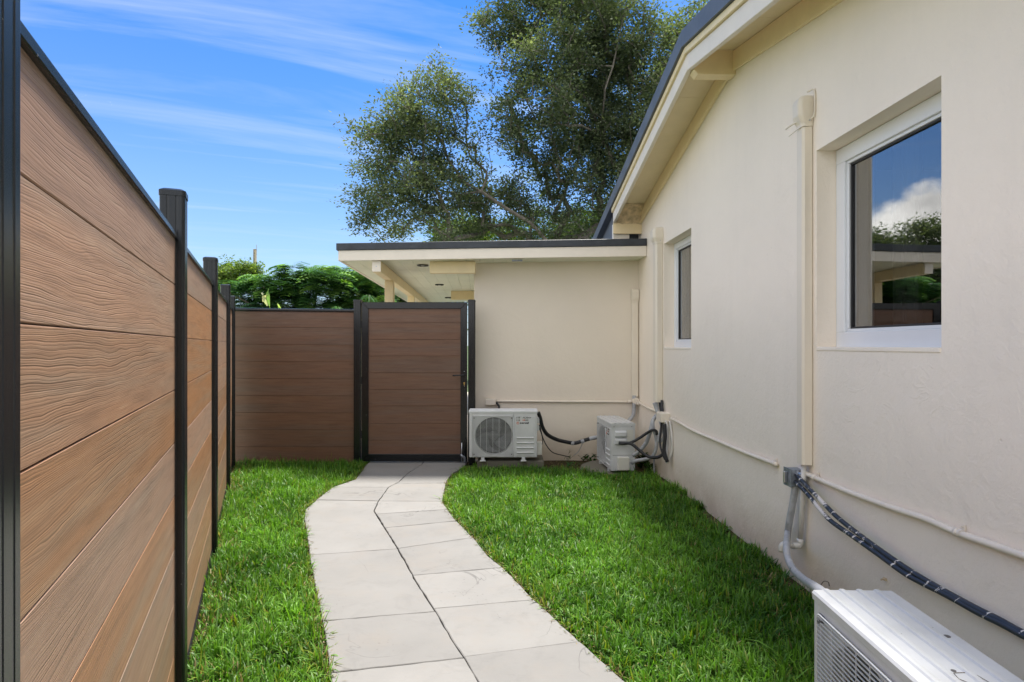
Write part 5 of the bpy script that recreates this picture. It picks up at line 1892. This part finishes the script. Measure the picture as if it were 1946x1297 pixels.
def grow_tree(name, label, group, base, limbs, ells, n_att, seg, leaf_n, leaf_L, leaf_W, spread, cols, bark, r_twig=0.006, droop=0.05, cat='tree', updir=0.35, extra_root=None):
    root = thing(name, label, cat, tuple(base), 0, group)
    B = np.array(base, float)
    nodes = [B]
    parent = [-1]

    def add_path(start_idx, pts):
        i = start_idx
        for p in pts:
            p = np.array(p, float)
            d = p - nodes[i]
            k = max(1, int(np.linalg.norm(d) / (seg * 1.4)))
            s = nodes[i]
            for j in range(1, k + 1):
                q = s + d * j / k
                if j < k:
                    q = q + rng.normal(0, seg * 0.10, 3)
                nodes.append(q)
                parent.append(i)
                i = len(nodes) - 1
        return i
    ids = {}
    for nm, frm, pts in limbs:
        ids[nm] = add_path(ids.get(frm, 0), pts)
    att = sample_ellipsoids(ells, n_att)
    dist = np.linalg.norm(att - B, axis=1)
    att = att[np.argsort(dist)]
    term = []
    for A in att:
        N = np.array(nodes)
        dd = np.linalg.norm(N - A, axis=1)
        nb = np.linalg.norm(N - B, axis=1)
        cost = dd + 0.25 * np.maximum(0, nb - np.linalg.norm(A - B) + 0.2) * 4
        cost[0] += 5
        i = int(np.argmin(cost))
        d = A - nodes[i]
        L = np.linalg.norm(d)
        if L < 1e-4:
            continue
        k = max(1, int(L / seg))
        s = nodes[i].copy()
        bow = rng.normal(0, 0.10, 3) * L
        for j in range(1, k + 1):
            t = j / k
            q = s + d * t + bow * math.sin(math.pi * t) * 0.8
            q[2] += updir * L * 0.25 * math.sin(math.pi * t) 
            nodes.append(q)
            parent.append(i)
            i = len(nodes) - 1
        term.append(i)
    N = np.array(nodes)
    nn = len(nodes)
    # pipe model radii
    acc = np.zeros(nn)
    child = np.zeros(nn, bool)
    for i in range(nn - 1, 0, -1):
        if acc[i] == 0:
            acc[i] = r_twig ** 2.25
        acc[parent[i]] += acc[i]
    rad = np.maximum(acc, 1e-12) ** (1 / 2.25)
    # tubes
    V, F = [], []
    vc = 0
    Vl, Ql = [], []
    for i in range(1, nn):
        p = parent[i]
        a, b = N[p], N[i]
        ra, rb = min(rad[p], rad[i] * 1.35), rad[i]
        d = b - a
        L = np.linalg.norm(d)
        if L < 1e-5:
            continue
        d = d / L
        s = np.cross(d, [0.3, 0.2, 0.93])
        s /= np.linalg.norm(s) + 1e-9
        q = np.cross(d, s)
        ns = 3 if rb < 0.014 else (5 if rb < 0.05 else 9)
        an = 2 * np.pi * np.arange(ns) / ns
        ring = np.outer(np.cos(an), s) + np.outer(np.sin(an), q)
        e = d * rb * 0.35
        Vl.append(a - e + ring * ra)
        Vl.append(b + e + ring * rb)
        k = np.arange(ns)
        Ql.append(np.stack([vc + k, vc + (k + 1) % ns, vc + ns + (k + 1) % ns, vc + ns + k], 1))
        vc += 2 * ns
    me = npmesh('trunk', np.concatenate(Vl) - B, [np.concatenate(Ql)])
    obj('trunk', me, bark, root, smooth=True)
    # foliage in small sprays along the last nodes of every branch
    cen = []
    for i in term:
        j = i
        for _ in range(2):
            cen.append(N[j])
            j = parent[j] if parent[j] > 0 else j
    cen = np.array(cen)
    C = np.repeat(cen, leaf_n, axis=0)
    n = len(C)
    clump = np.repeat(rng.uniform(0, 1, len(cen)), leaf_n)
    off = rng.normal(0, spread, (n, 3)) * np.array([1, 1, 0.62])
    pos = C + off
    dirs = unit(off * np.array([1, 1, 0.5]) + rng.normal(0, spread * 0.8, (n, 3)))
    ups = unit(rng.normal(0, 0.55, (n, 3)) + np.array([0, 0, 1.0]))
    L = leaf_L * rng.uniform(0.6, 1.35, n)
    W = leaf_W * rng.uniform(0.7, 1.3, n)
    V, Q = leaf_quads(pos, dirs, ups, L, W)
    c0, c1, c2 = [np.array(c) for c in cols]
    t = np.clip(clump * 0.9 + rng.normal(0, 0.25, n), 0, 1)[:, None]
    col = c0 * (1 - t) + c1 * t
    hi = rng.uniform(0, 1, n)[:, None] < 0.10
    col = np.where(hi, c2, col)
    me = npmesh('crown', V - B, [Q], np.repeat(col, 4, axis=0))
    obj('crown', me, M['leaf'], root)
    return root


YO = 16.0
def PO(px, py, Y=YO):
    return tuple(P(px, py, Y))


oak_cols = ((0.080, 0.106, 0.066), (0.150, 0.180, 0.115), (0.25, 0.28, 0.19))
base = (4.3, 16.5, -0.1)
limbs = [
    ('t0', None, [(4.2, 16.4, 1.4), (4.0, 16.2, 2.6)]),
    ('l1', 't0', [(2.6, 16.0, 3.3), PO(1050, 470), PO(1010, 425), PO(960, 395), PO(915, 365, 15.8)]),
    ('l1a', 'l1', [PO(880, 345), PO(850, 300), PO(830, 240), PO(810, 190)]),
    ('l1b', 'l1', [PO(870, 370), PO(800, 350, 15.5), PO(740, 320, 15.3)]),
    ('l1c', 'l1', [PO(935, 320, 16.5), PO(925, 270, 16.7)]),
    ('l2', 't0', [PO(1220, 400), PO(1190, 345), PO(1160, 300), PO(1140, 250)]),
    ('l2a', 'l2', [PO(1115, 190), PO(1090, 110), PO(1060, 40)]),
    ('l2b', 'l2', [PO(1150, 170, 15.2), PO(1175, 80, 15), PO(1190, 0, 15)]),
    ('l2c', 'l2', [PO(1080, 240, 15), PO(1010, 200, 14.8), PO(960, 150, 14.6), PO(940, 80, 14.6)]),
    ('l3', 't0', [PO(1290, 370), PO(1300, 280), PO(1320, 180)]),
    ('l4', 't0', [PO(1200, 395, 17.5), PO(1120, 350, 18), PO(1060, 330, 18.3)]),
]
ells = []
for px, py, rp, w_ in ((800, 170, 70, 1), (745, 215, 60, 1), (860, 190, 60, 1), (720, 280, 62, 1), (790, 270, 80, 1.1), (860, 280, 70, 1), (700, 350, 50, 1), (690, 400, 50, .9), (760, 350, 75, 1.1),
                      (830, 360, 70, 1), (735, 420, 60, 1), (810, 425, 60, 1), (880, 420, 60, 1), (900, 350, 60, .8), (950, 400, 70, .9), (1010, 360, 70, .8), (1040, 425, 60, .9), (1110, 410, 70, .8),
                      (950, 45, 60, 1), (1010, 30, 70, 1), (990, 110, 60, .9), (1060, 100, 80, 1), (960, 180, 50, .9), (1030, 190, 80, .9), (950, 255, 60, .8), (1010, 270, 75, .9), (1110, 30, 80, 1),
                      (1130, 130, 90, 1), (1110, 220, 85, 1), (1180, 60, 80, 1), (1200, 160, 90, 1), (1090, 300, 80, .9), (1170, 280, 90, .9), (1240, 120, 70, 1), (1240, 230, 90, 1), (1180, 370, 80, .9), (1240, 330, 80, .9),
                      (1290, 180, 80, 1), (1130, -40, 120, .8), (1010, -60, 90, .7), (1320, 260, 90, .8), (1300, 100, 70, 1), (1330, 40, 60, .9), (1290, 50, 45, .6)):
    yy = YO + random.uniform(-1.2, 1.2)
    q = P(px + random.uniform(-8, 8), py + random.uniform(-8, 8), yy)
    rr = rp / FPX * yy
    ells.append((q.x, q.y, q.z, rr * 1.05, rr * 1.2, rr * 0.92, w_))
grow_tree('oak_tree', 'large spreading oak with dark small leaves and bare limbs above the porch roof', None, base, limbs, ells, 2700, 0.30, 34, 0.088, 0.046, 0.145, oak_cols, M['bark'], r_twig=0.0085)
# second oak further right behind the house
grow_tree('oak_tree', 'dark oak crown rising behind the house roof ridge at the right', None, (7.2, 17.5, -0.1),
          [('t0', None, [(7.0, 17.4, 3.0), (6.6, 17.2, 6.0)]), ('a', 't0', [(6.0, 17, 8.4), (5.6, 17, 10.0)]), ('b', 't0', [(7.4, 17, 8.5)])],
          [(6.5, 17.4, 9.4, 1.5, 1.6, 2.6, 1), (7.6, 17.4, 8.2, 1.8, 1.8, 2.6, 0.8)], 300, 0.4, 40, 0.09, 0.042, 0.17, oak_cols, M['bark'])

lime = ((0.060, 0.105, 0.018), (0.120, 0.185, 0.028), (0.20, 0.26, 0.05))
mid = ((0.040, 0.075, 0.018), (0.085, 0.135, 0.030), (0.15, 0.19, 0.06))
# yellow-green trees low behind the porch roof
for (px, py, Y, rx, rz, lab, cl) in (
        (880, 455, 24.0, 1.5, 1.1, 'bright lime green tree low behind the porch roof under the oak', lime),
        (1010, 450, 25.0, 2.2, 1.3, 'olive green tree behind the oak limb above the porch roof', mid),
        (1130, 440, 26.0, 1.8, 1.5, 'olive tree behind the oak trunk nearest the house roof edge', mid)):
    c = P(px, py, Y)
    grow_tree('broadleaf_tree', lab, None, (c.x, Y, -0.1), [('t0', None, [(c.x, Y, c.z * 0.6)])], [(c.x, Y, c.z, rx, rx, rz, 1)], 150, 0.4, 34, 0.13, 0.07, 0.22, cl, M['barkp'], r_twig=0.008)
# pale tree at the far left beside the pole
c = P(455, 525, 26.0)
grow_tree('broadleaf_tree', 'loose light green tree at the far left behind the utility pole', None, (c.x, 26, -0.1),
          [('t0', None, [(c.x, 26, 2.4)]), ('a', 't0', [(c.x - 0.5, 26, 3.6)]), ('b', 't0', [(c.x + 0.7, 26, 3.7)])],
          [(c.x - 0.1, 26, c.z + 0.05, 1.15, 1.1, 0.72, 1.2), (c.x + 0.8, 26, c.z - 0.1, 0.45, 0.6, 0.35, 0.5), (c.x - 0.9, 26, c.z - 0.3, 0.8, 0.8, 0.7, 1)], 190, 0.25, 30, 0.12, 0.065, 0.13,
          ((0.070, 0.120, 0.030), (0.150, 0.220, 0.050), (0.26, 0.32, 0.09)), M['barkp'])
# dark trees behind the open porch
for (px, py, Y, rx, rz, lab, cl) in (
        (745, 560, 19.0, 1.3, 1.3, 'dark evergreen tree seen under the porch eave beside its post', ((0.018, 0.032, 0.012), (0.035, 0.060, 0.018), (0.10, 0.16, 0.03))),
        (690, 600, 21.0, 1.4, 1.1, 'dark dense tree low behind the feathery tree at the gate', ((0.018, 0.032, 0.014), (0.035, 0.060, 0.020), (0.09, 0.13, 0.03))),
        (800, 610, 23.0, 1.9, 1.6, 'green yellow shrub seen between the porch posts', lime)):
    c = P(px, py, Y)
    grow_tree('broadleaf_tree', lab, None, (c.x, Y, -0.1), [('t0', None, [(c.x, Y, max(0.8, c.z * 0.5))])], [(c.x, Y, c.z, rx, rx, rz, 1)], 130, 0.4, 44, 0.12, 0.06, 0.2, cl, M['bark'])
# two tall far trees to the left, which the large window mirrors
for (X, Y, z, rx, rz, lab) in ((-63, 100, 17.5, 4.6, 6.0, 'tall dark tree far beyond the side fence mirrored in the large window'),
                               (-71, 99, 18.5, 5.2, 7.5, 'tallest dark tree far beyond the side fence mirrored in the large window')):
    grow_tree('far_tree', lab, None, (X, Y, -0.1), [('t0', None, [(X, Y, z - 4)])], [(X, Y, z, rx, rx, rz * 0.7, 1), (X - 3.5, Y, z - 4, rx * 0.8, rx, rz * 0.6, 1), (X + 2.0, Y, z - 6, rx * 0.8, rx, rz * 0.6, 1), (X - 1, Y, z - 9, rx * 1.1, rx, rz * 0.6, 1)], 420, 1.2, 26, 0.50, 0.30, 0.75, oak_cols, M['bark'], r_twig=0.03)


# feathery canopy (compound fronds in layers)
def feathery():
    Yc = 11.5
    X = lambda px: (px - CX) / FPX * Yc
    Z = lambda py: CAMZ - (py - HY) / FPX * Yc
    root = thing('feathery_tree', 'low spreading tree of feathery dark green fronds behind the back fence', 'tree', (X(590), Yc, -0.1))
    B = np.array([X(590), Yc, -0.1])
    lobes = []
    for px, py, r in ((452, 552, .30), (480, 545, .34), (505, 540, .36), (535, 528, .36), (560, 520, .36), (590, 515, .40), (575, 502, .22), (620, 512, .40), (648, 518, .40), (680, 530, .42), (705, 545, .36),
                      (470, 570, .34), (510, 562, .40), (545, 550, .42), (585, 540, .44), (630, 538, .46), (670, 555, .42), (500, 585, .4), (560, 575, .45), (620, 565, .46), (680, 580, .4), (720, 575, .3), (600, 590, .4), (650, 590, .4), (455, 592, .3), (530, 598, .4), (735, 590, .25)):
        lobes.append((X(px), Yc + rng.uniform(-0.8, 0.7) + (py < 530) * 0.6, Z(py), r))
    # trunk and limbs
    bm = bmesh.new()
    tube(bm, smoothpath([(B[0], Yc, -0.1), (B[0] + 0.1, Yc, 0.7), (B[0] - 0.05, Yc, 1.3)], 4), lambda t: 0.09 - 0.03 * t, 8)
    for (x, y, z, r) in lobes[::2]:
        tube(bm, smoothpath([(B[0], Yc, 1.1), ((B[0] + x) / 2, (Yc + y) / 2, 1.1 + (z - 1.2) * 0.65), (x, y, z - 0.05)], 4), lambda t: 0.035 - 0.025 * t, 5)
    for v in bm.verts:
        v.co -= Vector(B)
    obj('trunk', bm, M['barkp'], root, smooth=True)
    Vs, Qs, Cs = [], [], []
    vc = 0
    for (lx, ly, lz, lr) in lobes:
        nf = int(90 * (lr / 0.36) ** 1.3)
        shade = rng.uniform(0.7, 1.25)
        for f in range(nf):
            # frond rachis: starts near the lobe centre, arches outward and down
            a = rng.uniform(0, 2 * np.pi)
            L = lr * rng.uniform(0.7, 1.25)
            layer = rng.uniform(-0.5, 0.35) * lr
            st = np.array([lx + math.cos(a) * 0.15 * lr, ly + math.sin(a) * 0.15 * lr, lz + layer])
            d = np.array([math.cos(a), math.sin(a), 0.0])
            s = np.array([-math.sin(a), math.cos(a), 0.0])
            m = 8
            rise = rng.uniform(0.10, 0.32)
            base_c = np.array([0.065, 0.155, 0.070]) * shade * rng.uniform(0.7, 1.3)
            if rng.uniform() < 0.30:
                base_c = np.array([0.17, 0.30, 0.10]) * rng.uniform(0.8, 1.2)
            for j in range(1, m):
                t = j / m
                p = st + d * L * t
                p[2] += L * (rise * math.sin(t * 2.2) - 0.42 * t * t)
                pw = 0.36 * L * math.sin(math.pi * min(1, t * 0.85 + 0.12))
                for sg in (-1, 1):
                    q = s * sg + d * 0.35
                    tipz = -0.22 * pw
                    c0 = p - d * L * 0.030
                    c1 = p + d * L * 0.030
                    e1 = c1 + q * pw + np.array([0, 0, tipz])
                    e0 = c0 + q * pw * 0.97 + np.array([0, 0, tipz])
                    Vs += [c0, c1, e1, e0]
                    Qs.append((vc, vc + 1, vc + 2, vc + 3))
                    vc += 4
                    Cs += [base_c * 0.9, base_c * 0.9, base_c * 1.15, base_c * 1.15]
    me = npmesh('crown', np.array(Vs) - B, [np.array(Qs)], np.array(Cs))
    obj('crown', me, M['leaf'], root)


feathery()


def blade_leaf(path, width, col, fold=0.15):
    """a broad strap leaf along a path; returns verts, quads, colours"""
    V, Q, C = [], [], []
    n = len(path)
    for i, p in enumerate(path):
        p = Vector(p)
        d = (Vector(path[min(i + 1, n - 1)]) - Vector(path[max(i - 1, 0)])).normalized()
        s = d.cross(Vector((0, 0, 1)))
        if s.length < 1e-3:
            s = Vector((1, 0, 0))
        s.normalize()
        u = s.cross(d)
        t = i / (n - 1)
        w = width * math.sin(math.pi * min(1, max(0.03, t * 0.93 + 0.06))) ** 0.7
        V += [p - s * w + u * w * fold, p, p + s * w + u * w * fold]
        C += [col, col * 1.15, col]
    for i in range(n - 1):
        b = i * 3
        Q += [(b, b + 1, b + 4, b + 3), (b + 1, b + 2, b + 5, b + 4)]
    return V, Q, C


def leafy(name, label, cat, base, leaves, mat='leaf', part='leaf'):
    root = thing(name, label, cat, tuple(base))
    B = Vector(base)
    for path, w, col in leaves:
        V, Q, C = blade_leaf(path, w, np.array(col))
        me = npmesh(part, np.array([tuple(v - B) for v in V]), [np.array(Q)], np.array(C))
        obj(part, me, M[mat], root, smooth=True)
    return root


# fan palms and palm fronds among the trees
def palm(name, label, base, heads, n, L, width, col, droop):
    leaves = []
    for k in range(n):
        a = 2 * math.pi * k / n + random.uniform(-0.2, 0.2)
        el = random.uniform(0.2, 1.2)
        pts = []
        for j in range(6):
            t = j / 5
            r = L * t * math.cos(el) * 1.0
            z = L * (t * math.sin(el) - droop * t * t)
            pts.append((heads[0] + math.cos(a) * r, heads[1] + math.sin(a) * r, heads[2] + z))
        c = [x * random.uniform(0.7, 1.3) for x in col]
        leaves.append((pts, width, c))
    return leafy(name, label, 'palm', base, leaves, part='frond')


for (px, py, Y, n, L, w, col, dr, lab) in (
        (700, 566, 10.6, 46, 0.32, 0.006, (0.045, 0.100, 0.040), 1.3, 'drooping thin leaved palm close behind the gate post'),
        (652, 541, 11.0, 16, 0.22, 0.014, (0.17, 0.34, 0.05), 0.5, 'bright yellow green young palm tuft in the feathery tree'),
        (610, 514, 12.0, 22, 0.24, 0.010, (0.13, 0.24, 0.06), 0.6, 'light green palm tuft at the top of the feathery tree'),
        (640, 588, 10.4, 30, 0.28, 0.006, (0.06, 0.13, 0.05), 1.2, 'drooping palm behind the middle of the back fence')):
    c = P(px, py, Y)
    palm('palm', lab, (c.x, Y, c.z - 0.3), (c.x, Y, c.z), n, L, w, col, dr)

# variegated broad leaves above the back fence
c = P(505, 590, 9.2)
lv = []
for (pa, pb, wd, colr) in (((508, 582), (498, 556), 0.032, (0.34, 0.35, 0.27)), ((512, 582), (511, 548), 0.026, (0.14, 0.24, 0.08)), ((500, 574), (512, 560), 0.024, (0.38, 0.36, 0.29)), ((534, 588), (528, 577), 0.014, (0.30, 0.40, 0.16))):
    a, b = P(pa[0], pa[1], 9.2), P(pb[0], pb[1], 9.1)
    lv.append(([tuple(a.lerp(b, t) + Vector((0, -0.05 * math.sin(math.pi * t), 0.02 * math.sin(math.pi * t)))) for t in [i / 7 for i in range(8)]], wd, colr))
for (pa, pb) in (((514, 592), (508, 560)), ((531, 592), (528, 580))):
    a, b = P(pa[0], pa[1], 9.25), P(pb[0], pb[1], 9.2)
    lv.append(([tuple(a.lerp(b, t)) for t in (0, 0.33, 0.66, 1)], 0.006, (0.20, 0.32, 0.08)))
leafy('leafy_plant', 'plant with broad pale variegated leaves just above the back fence', 'plant', (c.x, 9.2, 1.0), lv)

# utility pole with wires far left
up = thing('utility_pole', 'weathered wooden utility pole with a thin spike beside the far left tree', 'utility pole', ((484.5 - CX) / FPX * 34, 34, 0))
bm = bmesh.new()
ztop = CAMZ + (HY - 474) / FPX * 34
tube(bm, [(0, 0, -0.1), (0, 0, ztop * 0.5), (0, 0, ztop)], lambda t: 0.125 - 0.035 * t, 12)
obj('pole', bm, M['pole'], up, smooth=True)
bm = bmesh.new()
tube(bm, [(0.09, 0, ztop - 0.3), (0.09, 0, ztop + 0.27)], 0.015, 6)
obj('spike', bm, M['wrap'], up)
for k, zz in enumerate((ztop - 1.55, ztop - 1.75, ztop - 1.95)):
    bm = bmesh.new()
    pts = [(-14 * t, -1.0 * t, zz - 0.35 * math.sin(math.pi * t)) for t in [i / 10 for i in range(11)]]
    tube(bm, pts, 0.014, 4)
    obj('wire', bm, M['wrap'], up)


# weeds and litter at the foot of the end wall
def weed(label, px, py, Y, n, L, w, col, grp=None):
    c = P(px, py, Y)
    base = (c.x, c.y, -0.03 + gz(Y))
    leaves = []
    for k in range(n):
        a = random.uniform(0, 2 * math.pi)
        l = L * random.uniform(0.5, 1.1)
        s = Vector((base[0] + random.uniform(-0.05, 0.05), base[1] + random.uniform(-0.04, 0.04), base[2] + random.uniform(0, L * 0.6)))
        pts = [tuple(s + Vector((math.cos(a) * l * t * 0.6, math.sin(a) * l * t * 0.4, l * (0.65 * t - 0.35 * t * t)))) for t in (0, 0.35, 0.7, 1)]
        leaves.append((pts, w * random.uniform(0.7, 1.3), [x * random.uniform(0.6, 1.4) for x in col]))
    leafy('weed', label, 'weed', base, leaves)


weed('dark green weed at the wall foot left of the second air conditioner', 1112, 870, 6.90, 26, 0.10, 0.013, (0.030, 0.075, 0.020))
weed('small dark weed touching the back of the second air conditioner', 1128, 866, 6.86, 22, 0.11, 0.014, (0.030, 0.080, 0.020))
weed('bushy weed in the corner behind the grey hoses', 1222, 872, 6.55, 60, 0.20, 0.014, (0.030, 0.065, 0.018))
weed('low weed below the upright drain pipe at the side wall', 1234, 888, 6.25, 34, 0.14, 0.012, (0.040, 0.085, 0.020))
weed('thin weed stalks below the drooping black wire', 1078, 858, 6.86, 12, 0.20, 0.003, (0.05, 0.08, 0.03))
weed('small green weed in the dirt between the two air conditioners', 1086, 874, 6.55, 14, 0.09, 0.010, (0.05, 0.13, 0.03))
# leaf litter: one scattered mass
n = 900
x = rng.uniform(0.28, 1.5, n)
yv = rng.uniform(6.1, 6.95, n)
pos = np.stack([x, yv, np.array([gz(v) for v in yv]) - 0.026 + rng.uniform(0.001, 0.012, n)], 1)
dirs = unit(rng.normal(0, 1, (n, 3)) * np.array([1, 1, 0.15]))
V, Q = leaf_quads(pos, dirs, np.tile(np.array([[0, 0.1, 1.0]]), (n, 1)), rng.uniform(0.012, 0.04, n), rng.uniform(0.006, 0.018, n))
cl = np.array([[0.12, 0.075, 0.035], [0.06, 0.04, 0.02], [0.22, 0.17, 0.10], [0.05, 0.08, 0.02]])[rng.integers(0, 4, n)]
o = obj('leaf_litter', npmesh('leaf_litter', V, [Q], np.repeat(cl, 4, axis=0)), M['leaf'], kind='stuff')
o['label'] = 'brown dead leaves and mossy dirt scattered between the two far air conditioners'
o['category'] = 'leaf litter'
# dead grass clippings along path edges
n = 1500
yv = rng.uniform(1.6, 6.6, n)
lft = rng.uniform(0, 1, n) < 0.5
x = np.where(lft, np.interp(yv, LX, LXX) + rng.normal(0.0, 0.018, n), np.interp(yv, RXy, RXX) + rng.normal(0.006, 0.016, n))
pos = np.stack([x, yv, np.array([gz(v) for v in yv]) + rng.uniform(-0.004, 0.006, n)], 1)
dirs = unit(rng.normal(0, 1, (n, 3)) * np.array([1, 1, 0.12]))
V, Q = leaf_quads(pos, dirs, np.tile(np.array([[0, 0.1, 1.0]]), (n, 1)), rng.uniform(0.012, 0.045, n), rng.uniform(0.002, 0.005, n))
cl = np.array([[0.20, 0.14, 0.07], [0.09, 0.06, 0.03], [0.30, 0.23, 0.13]])[rng.integers(0, 3, n)]
o = obj('grass_clippings', npmesh('grass_clippings', V, [Q], np.repeat(cl, 4, axis=0)), M['leaf'], kind='stuff')
o['label'] = 'dry grass clippings lying along both edges of the paved path'
o['category'] = 'grass clippings'

# small rusty bracket stub sticking out of the near wall
c = PW(1683, 1101, 0.004)
bm = bmesh.new()
box(bm, c.x - 0.010, c.x + 0.002, c.y - 0.007, c.y + 0.007, c.z - 0.006, c.z + 0.006, bev=0.002)
tube(bm, [(c.x - 0.010, c.y, c.z), (c.x - 0.022, c.y - 0.003, c.z - 0.002)], 0.003, 7)
o = obj('wall_anchor', bm, M['stain'])
o['label'] = 'small rusty anchor stub in the side wall just above the near air conditioner'
o['category'] = 'anchor'
